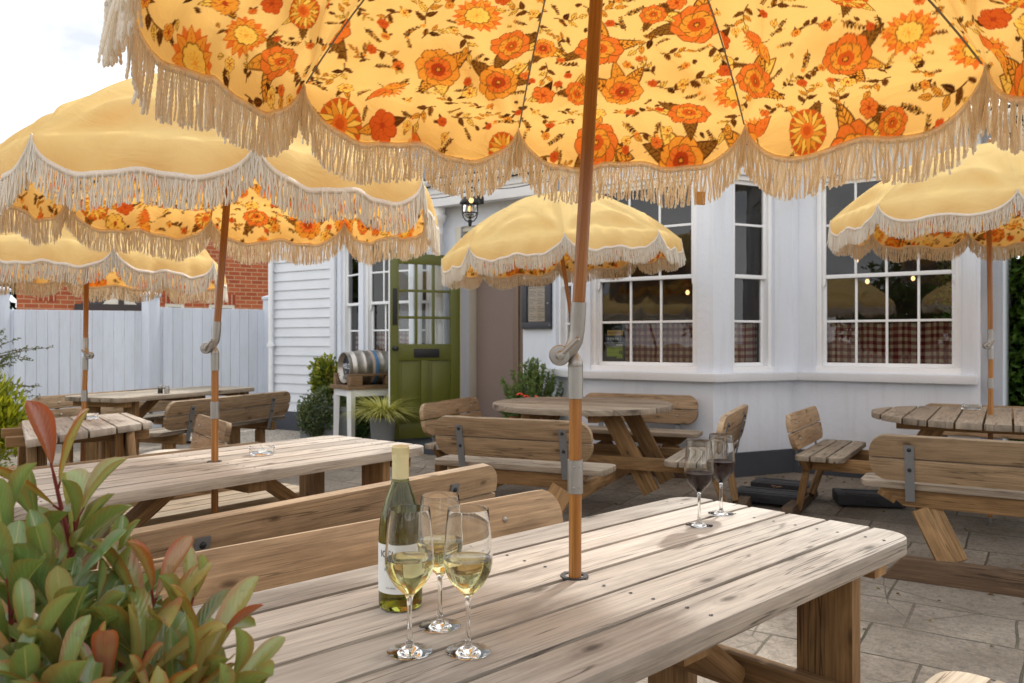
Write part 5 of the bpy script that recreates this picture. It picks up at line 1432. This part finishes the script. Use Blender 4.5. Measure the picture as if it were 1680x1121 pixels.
for (px, py, d, lean, red, nl, ll) in shoots:
    tip = np.array(PD(px, py, d)); ax = np.array((lean*.5+rng.normal(0, .12), rng.normal(-.1, .15), 1.)); ax /= np.linalg.norm(ax)
    root = np.array((PL[0]+rng.normal(0, .05), PL[1]+rng.normal(0, .05), .35+.3*rng.random()))
    mid = tip-ax*.16
    stems.tube([tuple(root-PL), tuple((root*.5+mid*.5+np.array([0, 0, .03]))-PL), tuple(mid-PL), tuple(tip-ax*.06-PL), tuple(tip-PL)], [.006, .005, .0035, .0028, .002], 7)
    e1 = np.cross(ax, (0.3, 1, 0.1)); e1 /= np.linalg.norm(e1); e2 = np.cross(ax, e1)
    ph0 = rng.uniform(0, 6.28)
    nl -= 0
    for i in range(nl+1):
        k = i/nl; a = ph0+i*2.4; el = R_(78-66*k**.8)+rng.normal(0, .12)     # upper leaves stand up, lower ones spread
        el = R_(10+56*(1-k)**.8)+rng.normal(0, .24)
        out = e1*math.cos(a)+e2*math.sin(a)
        dv = ax*math.cos(el)+out*math.sin(el)
        b = tip-ax*(.13*(1-k)**1.1)
        pet = b+dv*.010
        stems.tube([tuple(b-PL), tuple(pet+dv*.004-PL)], [.0016, .0013], 5)
        LP.append(pet-PL); LD.append(dv); LN.append(ax*math.sin(el)-out*math.cos(el)+rng.normal(0, .15, 3))
        s_ = (.72+.4*math.sin(math.pi*min(1, .25+k*.75)))*ll*rng.uniform(.85, 1.12)
        s_ *= rng.uniform(1.15, 1.5); LL.append(s_); LW.append(s_*rng.uniform(.28, .36))
        LT.append(np.clip(red*(.35+.65*k)*rng.uniform(.7, 1.15)+(.3 if rng.random() < .10 else 0)+rng.uniform(-.05, .2), 0, 1)); LR.append(np.clip(red*(.5+.6*k)-.1, 0, .9))
leaves('foliage', np.array(LP), np.array(LD), np.array(LN), np.array(LL), np.array(LW), np.array(LT), M_PHOT, ph, 'broad', .16, .26, np.array(LR))
stems.tube([(0, 0, 0), (.02, .02, .3), (.0, .0, .62)], [.022, .018, .010], 8)
stems.build('stems', M_STEM, ph)

# ---------- shrubs at the left edge
p = PZ(-30, 735, 0)
bush('golden yellow feathery conifer at the left edge in front of the fence', 'shrub', (-4.52, 6.55, 0), (.50, .45, .50), 9000, .10, .022, M_CONIF, 'shrubs by the fence', 60, 'conifer_shrub', 6, up=.9, fold=.05)
bush('low dusky grey-green shrub at the lower left edge below the conifer', 'shrub', (-3.95, 5.45, 0), (.52, .5, .24), 6000, .03, .014, M_DKBUSH, 'shrubs by the fence', 50, 'low_shrub', 6)
tw = thing('twiggy_shrub', 'sparse dark shrub with long arching twigs against the white fence', 'shrub', (-5.0, 7.3, 0), 0, 'shrubs by the fence')
q = MB(); LPt, LDt = [], []
for i in range(34):
    a = rng.uniform(-.9, 1.1); Lg = rng.uniform(.4, .95); h = rng.uniform(.5, 1.15); pts = []
    el = rng.uniform(.2, 1.1)
    for k in range(9):
        t_ = k/8; pts.append(Vector((math.cos(a)*Lg*t_*math.cos(el)*.9, math.sin(a)*.5*Lg*t_*math.cos(el), h+Lg*t_*math.sin(el)*.75-.35*Lg*t_*t_*math.cos(el)*.5)))
    pts = [Vector((0, 0, 0)), Vector((pts[0].x*.5, pts[0].y*.5, h*.6))]+pts
    q.tube(pts, [.008]+[.006]*4+[.004]*3+[.003]*2+[.0015], 5)
    for k in range(3, len(pts)-1):
        for _ in range(6):
            t_ = rng.random(); v = pts[k].lerp(pts[k+1], t_); LPt.append(tuple(v)); dd = (pts[k+1]-pts[k]).normalized(); LDt.append(np.array(dd)*.6+rdir(1)[0])
q.build('stems', M_TWIG, tw)
n = len(LPt); leaves('foliage', LPt, np.array(LDt), rdir(n)+np.array([0, 0, .6]), rng.uniform(.022, .04, n), .014, rng.uniform(.1, .6, n), M_DKBUSH, tw)

# ---------- right hand hedge (laurel)
hg = thing('hedge', 'tall clipped dark green leafy hedge past the right end of the pub wall', 'hedge', (5.35, 7.4, 0))
n = 17000
X = rng.uniform(0, 1, (n, 3)); f = rng.integers(0, 3, n)
P = np.stack([X[:, 0]*3.2-.45, X[:, 1]*2.2-.6, X[:, 2]*3.0], 1)
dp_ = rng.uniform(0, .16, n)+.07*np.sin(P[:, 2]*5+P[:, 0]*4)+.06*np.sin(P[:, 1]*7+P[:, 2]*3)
P[f == 0, 1] = -.6+dp_[f == 0]; P[f == 1, 0] = -.45+dp_[f == 1]; P[f == 2, 2] = 2.45-dp_[f == 2]; P[:, 2] = np.where(f != 2, P[:, 2]*.82, P[:, 2])
nv = np.zeros((n, 3)); nv[f == 0, 1] = -1; nv[f == 1, 0] = -1; nv[f == 2, 2] = 1
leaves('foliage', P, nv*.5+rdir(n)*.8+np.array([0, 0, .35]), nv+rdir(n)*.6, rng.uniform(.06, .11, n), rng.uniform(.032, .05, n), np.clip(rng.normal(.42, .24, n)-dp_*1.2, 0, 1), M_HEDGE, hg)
q = MB()
for i in range(7):
    x = -.2+i*.45; q.tube([(x, -.1, 0), (x+.03, -.15, 1.2), (x-.02, -.1, 2.2)], [.03, .022, .01], 6)
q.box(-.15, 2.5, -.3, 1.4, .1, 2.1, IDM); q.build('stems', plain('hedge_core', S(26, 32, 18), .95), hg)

# ---------- plants by the cask
pt = thing('planter', 'grey rectangular planter trough beside the cask stand', 'planter', tuple(WP(s_at(548, .75), .75)), R_(-34))
q = MB(); q.box(-.42, .42, -.19, .19, 0, .42, IDM); q.box(-.45, .45, -.22, .22, .38, .45, IDM); q.build('trough', M_POT, pt, bevel=.012)
q = MB(); q.box(-.38, .38, -.15, .15, .40, .456, IDM); q.build('soil', plain('soil', S(60, 46, 36), .95, 0, .6, 30), pt)
B = WP(s_at(540, .75), .75)
bush('variegated yellow-green bush growing behind and left of the cask', 'plant', tuple(WP(s_at(541, .62), .62, .44)), (.25, .22, .30), 2200, .07, .04, M_VARI, 'plants by the cask', 16, 'variegated_plant', 6, up=.7, rad=.5)
bush('grey-green trailing plant spilling over the planter left of the cask stand', 'plant', tuple(WP(s_at(524, .95), .95)), (.28, .24, .36), 4500, .035, .022, M_DKBUSH, 'plants by the cask', 40, 'trailing_plant', 6)
bush('dark ivy filling the space under the white cask stand', 'plant', tuple(WP(s_at(584, .72), .72)), (.36, .22, .36), 4000, .05, .042, M_IVY, 'plants by the cask', 36, 'ivy_plant', 6)
sg = thing('sedge_plant', 'fountain of pale yellow-green sedge blades beside the open door', 'plant', tuple(WP(s_at(628, 1.15), 1.15)), 0, 'plants by the cask')
n = 800; a = rng.uniform(0, 6.28, n); tl = rng.uniform(.05, .75, n); dv = np.stack([np.cos(a)*np.sin(tl), np.sin(a)*np.sin(tl), np.cos(tl)], 1)
leaves('blades', np.stack([np.cos(a)*.05, np.sin(a)*.05, .36+0*a], 1), dv, np.cross(dv, np.stack([-np.sin(a), np.cos(a), 0*a], 1)), rng.uniform(.32, .58, n), .010, rng.uniform(.2, 1, n), M_SEDGE, sg, 'blade', 0, .75)
q = MB(); q.lathe([(.001, 0), (.12, 0), (.15, .37), (.155, .39), (.14, .39), (.13, .36), (.001, .36)], 24); q.build('pot', M_POT, sg)
# rosemary and red flowers right of the door
ro = thing('rosemary_plant', 'bushy green rosemary in a pot under the menu case', 'plant', tuple(WP(s_at(873, .75), .75)))
n = 60; tips = []; LPt, LDt, TT = [], [], []; q = MB()
for i in range(170):
    a = rng.uniform(0, 6.28); r_ = rng.uniform(0, .34); h = rng.uniform(.55, 1.08)*(1-.35*(r_/.38)**2)
    e = Vector((math.cos(a)*r_*1.1, math.sin(a)*r_, h)); s0 = Vector((e.x*.35, e.y*.35, .32))
    mid = s0.lerp(e, .5)+Vector((rng.normal(0, .02), rng.normal(0, .02), 0)); q.tube([s0, mid, e], [.004, .003, .0015], 4)
    for k in range(60):
        t_ = rng.random()**.8; v = s0.lerp(mid, t_*2) if t_ < .5 else mid.lerp(e, t_*2-1); dd = np.array((e-s0).normalized()); LPt.append(tuple(v)); LDt.append(dd*.8+rdir(1)[0]*.8); TT.append(.15+.6*t_)
q.build('stems', M_TWIG, ro); n = len(LPt)
leaves('foliage', LPt, np.array(LDt), rdir(n), rng.uniform(.035, .055, n), .011, np.clip(np.array(TT)+rng.normal(0, .1, n), 0, 1), M_ROSE, ro)
q = MB(); q.lathe([(.001, 0), (.14, 0), (.18, .32), (.19, .34), (.17, .34), (.16, .3), (.001, .3)], 24); q.build('pot', M_POT, ro)
fl = thing('geranium_plant', 'small potted plant with orange-red flowers in front of the rosemary', 'plant', tuple(WP(s_at(862, 1.05), 1.05)))
n = 500; P, u, ct = cloud_crown(n, (0, 0, .60), (.16, .15, .13), 12)
leaves('foliage', P, u+rdir(n)*.5, u+rdir(n)*.5+np.array([0, 0, .8]), rng.uniform(.03, .05, n), .035, rng.uniform(.2, .7, n), M_IVY, fl)
q = MB()
for (x, y, z) in ((-.06, -.12, .715), (.0, -.14, .70), (.12, -.12, .70)):
    for k in range(7):
        v = rdir(1)[0]*.024; q.ball((x+v[0], y+v[1], z+v[2]*.7), .013, 4, 0, (1, 1, .6))
q.build('blossom', M_RED, fl)
q = MB(); q.lathe([(.001, 0), (.13, 0), (.16, .46), (.17, .48), (.15, .48), (.14, .45), (.001, .45)], 24); q.build('pot', M_TERRA, fl)

# ---------- trees across the road behind the camera and left of the fence: what the panes reflect
def tree(label, x, y, h, r, n, group='trees around the yard', copy_of=None):
    o = thing('tree', label, 'tree', (x, y, 0), rng.uniform(0, 6), group)
    q = MB(); q.tube([(0, 0, 0), (.05, .03, h*.3), (0, .05, h*.6)], [.16, .12, .07], 8)
    for i in range(5):
        a = i*1.26; q.tube([(0, .03, h*.32), (math.cos(a)*r*.35, math.sin(a)*r*.35, h*.5), (math.cos(a)*r*.7, math.sin(a)*r*.7, h*.68)], [.06, .04, .02], 6)
    q.build('trunk', M_BARK, o)
    P, u, ct = cloud_crown(n, (0, 0, h*.60), (r, r, h*.40), 40, rad=.4)
    leaves('crown', P, u+rdir(n)*.8, u*.6+rdir(n)*.6+np.array([0, 0, .5]), rng.uniform(.2, .34, n), .16, np.clip(rng.normal(.45, .2, n)+ct, 0, 1), M_TREE, o)
    return o
tree('leafy tree showing behind the left end of the white fence', -11.9, 16.2, 3.9, 2.0, 4200)
for i, (x, y, h, r) in enumerate(((-13, -11, 3.4, 2.2), (-19, -9, 4.0, 2.5), (-7, -15, 4.2, 2.6), (-24, -4, 3.8, 2.6), (-1, -17, 3.8, 2.4), (6, -16, 4.6, 2.8), (12, -14, 4., 2.4), (-16, -16, 5.2, 2.8))):
    tree(['rounded tree', 'tall tree', 'broad tree', 'wide tree', 'low tree', 'big tree', 'dark tree', 'highest tree'][i]+' across the road, seen only as a reflection in the panes', x, y, h, r, 2600)

# ================================================================== cask on its stand
ck = PD(586, 631, 9.55); tz = ck.z
cs_ = thing('cask_stand', 'white-legged table with a brown plank top under the steel cask', 'table', (ck.x, ck.y, 0), R_(35))
q = MB(); q.planks(rrect(-.24, .62, -.27, .27, .01, 2), .13, .004, .045, T(0, 0, tz-.045)); q.build('table_top', W_STILL, cs_, bevel=.005)
for x in (-.17, .55):
    for y in (-.21, .21):
        q = MB(); b0_ = len(q.v); q.tube([(x*1.05, y*1.1, 0), (x, y, tz-.05)], [.042, .052], 4); q.build('leg', M_WHITE, cs_, smooth=False)
q = MB()
for y in (-.215, .215): q.planks([(-.17, -.05), (-.10, -.11), (-.07, -.05), (.45, -.05), (.48, -.11), (.55, -.05), (.55, 0), (-.17, 0)][::1] if False else [(-.19, -.085), (.57, -.085), (.57, 0), (-.19, 0)], 1, 0, .024, frame((0, y, tz-.0455), (1, 0, 0), (0, 0, 1), (0, -1, 0)))
for x in (-.18, .56): q.box(x-.012, x+.012, -.20, .19, tz-.13, tz-.0455, IDM)
q.build('apron', M_WHITE, cs_, bevel=.004)
st_ = thing('cask_cradle', 'weathered wooden cradle blocks holding the steel cask', 'cradle', (ck.x, ck.y, tz), R_(35))
for x, y in ((-.12, -.20), (-.12, .20), (.34, -.20), (.34, .20)):
    q = MB(); q.box(x-.075, x+.075, y-.06, y+.06, .0015, .11, IDM); q.build('block', W_STILL, st_, bevel=.006)
q = MB(); q.box(-.2, .5, -.245, -.155, .1105, .135, IDM); q.box(-.2, .5, .155, .245, .1105, .135, IDM); q.build('rail', W_STILL, st_, bevel=.004)
ca = thing('beer_cask', 'steel beer cask with a blue band and black lettered end, on its cradle', 'cask', (ck.x, ck.y, tz+.205), R_(35))
MX = frame((0, 0, 0), (0, 0, 1), (0, 1, 0), (-1, 0, 0)) if False else Matrix(((0, 0, 1, 0), (0, 1, 0, 0), (-1, 0, 0, 0), (0, 0, 0, 1)))
q = MB(); pf = [(.150, -.17), (.172, -.215), (.178, -.235), (.186, -.235), (.184, -.205), (.178, -.19), (.190, -.15), (.197, -.142), (.197, -.128), (.194, -.12), (.203, -.06), (.204, -.045), (.211, -.035), (.211, -.018), (.205, -.008), (.206, .05), (.205, .09)]
pf2 = [(r_, .18-z_) for r_, z_ in pf][::-1]
q.lathe(pf+[p for p in pf2 if p[1] > .091], 44, MX @ T(0, 0, .06)); co = q.build('cask_body', M_CASK, ca)
q = MB(); q.lathe([(.001, -.186), (.12, -.186), (.168, -.176), (.176, -.2)], 40, MX @ T(0, 0, .06)); q.build('cask_end', plain('cask_black', S(30, 31, 36), .35), ca)
q = MB(); q.lathe([(.2062, .095), (.2075, .097), (.2072, .135), (.2055, .137)], 44, MX @ T(0, 0, .06)); q.build('blue_band', plain('blue_band_paint', S(72, 112, 158), .45), ca)
q = MB(); q.lathe([(.2064, .055), (.2072, .056), (.2070, .088), (.2060, .089)], 44, MX @ T(0, 0, .06)); q.build('tan_band', plain('tan_band_paint', S(186, 166, 150), .45), ca)
q = MB(); Mt = frame((-.130, 0, .02), (0, -1, 0), (0, 0, 1), (-1, 0, 0)); text_into(q, 'RED TIP', .068, Mt, bold=True)
q.box(-.131, -.1295, -.12, .07, -.012, -.006, IDM); q.box(-.131, -.1295, -.10, -.085, -.075, -.05, IDM); q.box(-.131, -.1295, .03, .042, -.065, -.045, IDM); q.build('lettering', plain('white_paint_ink', S(220, 224, 228), .5), ca, smooth=False)
q = MB(); q.lathe([(.001, -.0), (.035, 0), (.035, .02), (.022, .022), (.022, .05), (.001, .052)], 20, frame((-.128, 0, -.115), (0, -1, 0), (0, 0, 1), (-1, 0, 0))); q.build('tap_bush', M_GALV, ca)

# ================================================================== things on the tables
def lathe_thick(mb, outer, inner, n=48): mb.lathe(outer+inner, n)
def wine_glass(label, px, py, mat_w, level, group='wine glasses on the front table', zt=.7515, sc=1.):
    p = PZ(px, py, zt); g_ = thing('wine_glass', label, 'wine glass', (p.x, p.y, zt), rng.uniform(0, 6), group)
    out = [(.0005, 0), (.034, 0), (.0365, .0008), (.0365, .0014), (.030, .0021), (.016, .0042), (.0072, .0090), (.0046, .018), (.0039, .035), (.0039, .070), (.0045, .084), (.0078, .0915), (.0150, .0985), (.0245, .1085), (.0325, .1200), (.0375, .1320), (.0395, .1430), (.0396, .1520), (.0388, .1650), (.0372, .1850), (.0352, .2050), (.0330, .2290), (.03285, .2300)]
    th = .0011
    inn = [(.03225, .2300), (.0321, .2288), (.0341, .2050), (.0361, .1850), (.0377, .1650), (.0385, .1520), (.0384, .1430), (.0364, .1322), (.0314, .1208), (.0234, .1096), (.0139, .0998), (.0065, .0942), (.0005, .0925)]
    q = MB(); q.lathe([(r_*sc, z_*sc) for r_, z_ in out+inn], 56); q.build('glass_body', M_GLASS, g_, weld=False, ang=60)
    w = [(r_+.00015 if r_ > .001 else .0005, z_) for r_, z_ in inn[::-1] if z_ < level]
    # close at the level
    ip = sorted(inn, key=lambda t: t[1]); zs = [t[1] for t in ip]; rs = [t[0] for t in ip]
    rl = float(np.interp(level, zs, rs)); w += [(rl+.00012, level+.0006), (rl-.0012, level), (.0005, level)]
    q = MB(); q.lathe([(r_*sc, z_*sc) for r_, z_ in w], 56); q.build('wine', mat_w, g_, ang=60)
    return g_
wine_glass('glass of white wine nearest the camera on the left, in front of the bottle', 672, 1069, M_WWINE, .150)
wine_glass('glass of white wine on the right of the three', 768, 1069, M_WWINE, .150)
wine_glass('glass of white wine standing behind the other two', 722, 1027, M_WWINE, .150)
wine_glass('front glass of red wine at the far end of the table', 1147, 862, M_RWINE, .142)
wine_glass('rear glass of red wine, the one nearer the bay', 1183, 843, M_RWINE, .152)
bp = PZ(657, 994, .7515)
bt_ = thing('wine_bottle', 'green glass bottle of white wine with a cream cap and white label', 'bottle', (bp.x, bp.y, .7515))
k = 1.0
bo = [(.0005, .006), (.020, .004), (.030, .0015), (.036, 0), (.0395, .003), (.0408, .009), (.0410, .02), (.0410, .13), (.0402, .148), (.0380, .166), (.0335, .186), (.0275, .204), (.0215, .220), (.0170, .234), (.0148, .246), (.0140, .258), (.0138, .288)]
bi = [(.0112, .288), (.0114, .256), (.0122, .246), (.0144, .234), (.0188, .220), (.0248, .204), (.0308, .186), (.0353, .166), (.0375, .148), (.0382, .13), (.0382, .02), (.036, .010), (.020, .012), (.0005, .014)]
q = MB(); q.lathe(bo+bi+[bo[0]] if False else bo+bi, 56); q.build('bottle_glass', M_BOTTLE, bt_, ang=60)
q = MB(); wl = .170
w = [(r_+.0002 if r_ > .001 else .0005, z_) for r_, z_ in bi[::-1] if z_ < wl]+[(.0350, wl), (.0005, wl)]
q.lathe(w, 56); q.build('wine', M_BWINE, bt_, ang=60)
q = MB(); q.lathe([(.0145, .236), (.0158, .236), (.0156, .276), (.0160, .2765), (.0160, .2785), (.0155, .279), (.0160, .2795), (.0160, .2825), (.0155, .283), (.0160, .2835), (.0158, .300), (.0148, .3022), (.0005, .3025)], 40)
for kk in range(60):
    a = kk*math.pi/30; q.box(-.00025, .00025, -.0002, .0005, .2865, .299, RZ(a) @ T(0, .0158, 0))
q.build('screw_cap', M_CAP, bt_)
a_l = math.atan2(-bp.y, -bp.x)-R_(22)
q = MB(); rl = .0413; q.lathe([(rl, .034), (rl, .124)], 40, IDM, 0, 0., a_l-R_(78), a_l+R_(78)); la = q.build('paper_label', M_LABEL, bt_)
def wrap(z0, ctr=0.): return lambda v: Vector(((rl+.0004)*math.cos(a_l+ctr+v[0]/rl), (rl+.0004)*math.sin(a_l+ctr+v[0]/rl), z0+v[1]))
q = MB(); text_into(q, 'ICA', .017, None, 0, wrap(.106, -R_(18)), True); text_into(q, 'Riesling', .009, None, 0, wrap(.078, -R_(4))); text_into(q, 'dry white', .005, None, 0, wrap(.045, -R_(4)))
q.build('label_print', M_INK, la, smooth=False)
def ashtray(label, px, py, zt=.752, sc=1., n=40):
    p = PZ(px, py, zt); o = thing('ashtray', label, 'ashtray', (p.x, p.y, zt), 0, 'glass ashtrays')
    q = MB(); q.lathe([(.0005, 0), (.048*sc, 0), (.053*sc, .004), (.055*sc, .03), (.054*sc, .034), (.047*sc, .034), (.044*sc, .009), (.0005, .008)], n); q.build('dish', M_GLASS, o, ang=50)
    for i in range(4):
        q = MB(); a = i*math.pi/2+.4; q.tube([(math.cos(a)*.045*sc, math.sin(a)*.045*sc, .0352), (math.cos(a)*.056*sc, math.sin(a)*.056*sc, .0352)], .004, 8); q.build('rest', M_GLASS, o)
ashtray('round glass ashtray on the second long table, right of its parasol pole', 430, 746)
ashtray('round glass ashtray on the right picnic table, left of its parasol pole', 1594, 672, sc=1.25)
ashtray('round glass ashtray on the small square table beside its parasol pole', 146, 688)
def shaker(label, px, dark):
    p = PZ(px, 645.5, .752); o = thing('shaker', label, 'shaker', (p.x, p.y, .752), 0, 'salt and pepper shakers')
    q = MB(); q.lathe([(.001, 0), (.022, 0), (.024, .004), (.021, .055), (.019, .062), (.016, .062)], 20); q.build('jar', M_LGLASS, o)
    q = MB(); q.lathe([(.001, .002), (.019, .002), (.0175, .045), (.001, .046)], 18); q.build('contents', plain('pepper', S(48, 40, 36), .9) if dark else plain('salt', S(236, 234, 230), .8), o)
    q = MB(); q.lathe([(.0205, .058), (.0205, .07), (.017, .078), (.001, .082)], 18); q.build('lid', M_GALV if dark else M_GALV, o)
shaker('pepper shaker with dark contents on the far table by the fence', 263, True)
shaker('salt shaker with white contents on the far table by the fence', 274, False)
def cushion_obj(label, loc, rz, w=.44, d_=.42, h=.07):
    o = thing('seat_cushion', label, 'cushion', loc, rz, 'pale seat cushions')
    n = 24; V = []; 
    for s in (1, -1):
        for i in range(n+1):
            for j in range(n+1):
                x, y = 2*i/n-1, 2*j/n-1; e = max(0, 1-abs(x)**3.2)**.5*max(0, 1-abs(y)**3.2)**.5
                V.append((x*w/2*(1-.05*y*y), y*d_/2*(1-.05*x*x), h/2+s*h/2*e*(1+.07*math.sin(x*5+y*4)) if s > 0 else h/2-h*.5*e))
    Fs = []
    for s in range(2):
        b = s*(n+1)**2
        for i in range(n):
            for j in range(n):
                f = [b+i*(n+1)+j, b+(i+1)*(n+1)+j, b+(i+1)*(n+1)+j+1, b+i*(n+1)+j+1]; Fs.append(f if s == 0 else f[::-1])
    npmesh('pad', V, Fs, M_CUSH, o)
    q = MB(); q.tube([Vector((w/2*.99*math.cos(t)*(1-.0), d_/2*.99*math.sin(t), h/2)) if False else Vector((max(-1, min(1, 1.25*math.cos(t)))*w/2*.985, max(-1, min(1, 1.25*math.sin(t)))*d_/2*.985, h/2)) for t in np.linspace(0, 2*math.pi, 40)], .006, 6, caps=False); q.build('piping', M_CUSH, o)
# seats of the small table run along its local x; put a cushion on each
for lab, k in (('pale patterned cushion on the seat with the backrest right of the small square table', 1), ('pale patterned cushion on the far left seat of the small square table', -1)):
    c, s = math.cos(qa), math.sin(qa); y = k*.60; x = 0.
    cushion_obj(lab, (sc.x+x*c-y*s, sc.y+x*s+y*c, .4515), qa)

# ================================================================== parasols
M_ = R_
umbrella('big parasol over the front table, flowered orange lining filling the top of the picture', (.133, 1.69), (.170, 1.62, 1.91), (.134, 1.672, 1.215), (.045, -.012, 1), .90, M_(99.5)-HALF+0*HALF-M_(45)*0, .0135, .42, .135, .0031, None, (.0043, .110, .0025, 20, 6), 1)
umbrella('mustard parasol through the second table, second nearest, on the left', (-1.239, 3.30), (-1.19, 3.32, 1.89), (-1.237, 3.30, 1.215), (.02, .0, 1), .90, M_(-87.5), .0145, .43, .135, .0065, None, (.0040, .104, .0026, 7, 4), 2, knob=-1)
umbrella('mustard parasol over the small square table at the far left', (-2.74, 5.04), (-2.78, 5.18, 1.79), (-2.72, 5.05, 1.155), (.03, .02, 1), .88, M_(-30.5-0), .0155, .42, .135, .011, None, (.0048, .104, .0031, 5, 3), 3, knob=1)
umbrella('mustard parasol leaning over the round table in front of the bay', (.575, 6.55), (.40, 6.50, 2.01), (.52, 6.54, 1.25), (-.08, 0, 1), .98, M_(-137+22.5), .0165, .45, .14, .011, None, (.0048, .106, .0032, 5, 3), 4)
umbrella('mustard parasol over the right table, cut off by the right edge', (3.27, 5.42), (3.25, 5.40, 2.12), (3.275, 5.42, 1.215), (.01, -.01, 1), 1.0, M_(-158+22.5), .0165, .46, .14, .011, None, (.0048, .106, .0032, 5, 3), 5)
# care label and white tie that hang from two of the parasols
q = MB(); pq = PD(1150, 330, 2.40); q.box(-.013, .013, -.0008, .0008, -.012, .028, T(*pq) @ RZ(.2))
o = q.build('care_label', plain('tan_tape', S(206, 172, 120), .8), None); tag(o, 'small tan care label hanging from the fringe of the big parasol', 'label')
tp = thing('tie_ribbon', 'white tie ribbon hanging down the side of the second parasol', 'ribbon', tuple(PD(480, 248, 2.62)))
q = MB(); q.planks([(-.006, 0), (.006, 0), (.010, -.13), (.004, -.155), (-.004, -.13)][::-1] if False else [(.006, 0), (-.006, 0), (-.004, -.13), (.004, -.15), (.010, -.13)], 1, 0, .0012, frame((0, 0, 0), (.97, .2, .1), (-.1, .0, 1.), (.2, -.97, 0))); q.build('ribbon_strip', M_FRINGE, tp)

# ================================================================== light, sky, camera
SUN_AZ = math.atan2(.49, .87); SUN_EL = R_(44)          # azimuth measured from +y towards +x
sd = Vector((math.sin(SUN_AZ)*math.cos(SUN_EL), math.cos(SUN_AZ)*math.cos(SUN_EL), math.sin(SUN_EL)))
sun = bpy.data.lights.new('sun', 'SUN'); sun.energy = 2.7; sun.angle = R_(3.); sun.color = (1., .955, .89)
so = bpy.data.objects.new('sun', sun); link(so); so.location = sd*50; so.rotation_euler = (-sd).to_track_quat('-Z', 'Y').to_euler()
w = bpy.data.worlds.new('World'); scene.world = w; w.use_nodes = True
g = G(w.node_tree)
sky = g.n('ShaderNodeTexSky', {'sky_type': 'NISHITA', 'sun_disc': False, 'sun_elevation': SUN_EL, 'sun_rotation': SUN_AZ, 'air_density': 1.2, 'dust_density': 2.5})
co = g.nt.nodes.new('ShaderNodeTexCoord').outputs['Generated']
skc = g.n('ShaderNodeVectorMath', {'operation': 'SCALE'}, _0=sky.outputs[0], Scale=.10).outputs[0]
n1 = g.noise(g.vmul(co, (1.6, 1.6, 3.2)), 1.5, 6, .55, .3)
cl = g.ramp(n1, [(.28, .82), (.48, 1.)])
sh = g.noise(g.vmul(co, (1.6, 1.6, 3.6)), 2.3, 5, .55)
cc = g.ramp(sh, [(.36, (.76, .80, .86, 1)), (.60, (1.55, 1.55, 1.55, 1))])
col = g.mix(cl, skc, cc)
bg = g.n('ShaderNodeBackground', None, Color=col, Strength=1.0)
ow = g.nt.nodes.new('ShaderNodeOutputWorld'); g.nt.links.new(bg.outputs[0], ow.inputs[0])
cam = bpy.data.cameras.new('camera'); cam.sensor_width = 36; cam.lens = F/1680*36; cam.clip_end = 600; cam.clip_start = .05
cam.dof.use_dof = True; cam.dof.focus_distance = 1.9; cam.dof.aperture_fstop = 9.
co_ = bpy.data.objects.new('camera', cam); link(co_); co_.location = (0, 0, CAMH); co_.rotation_euler = (math.pi/2, 0, 0); scene.camera = co_
vs = scene.view_settings; vs.view_transform = 'Standard'; vs.look = 'None'; vs.exposure = 0.24; vs.gamma = 1
cy = scene.cycles
cy.max_bounces = 14; cy.transmission_bounces = 12; cy.transparent_max_bounces = 12; cy.diffuse_bounces = 4; cy.glossy_bounces = 5
cy.caustics_refractive = True; cy.caustics_reflective = False; cy.sample_clamp_indirect = 6.; cy.blur_glossy = .5
cy.use_denoising = True
try: cy.denoiser = 'OPENIMAGEDENOISE'; cy.denoising_input_passes = 'RGB_ALBEDO_NORMAL'
except Exception: pass
cy.use_adaptive_sampling = True; cy.adaptive_threshold = .02
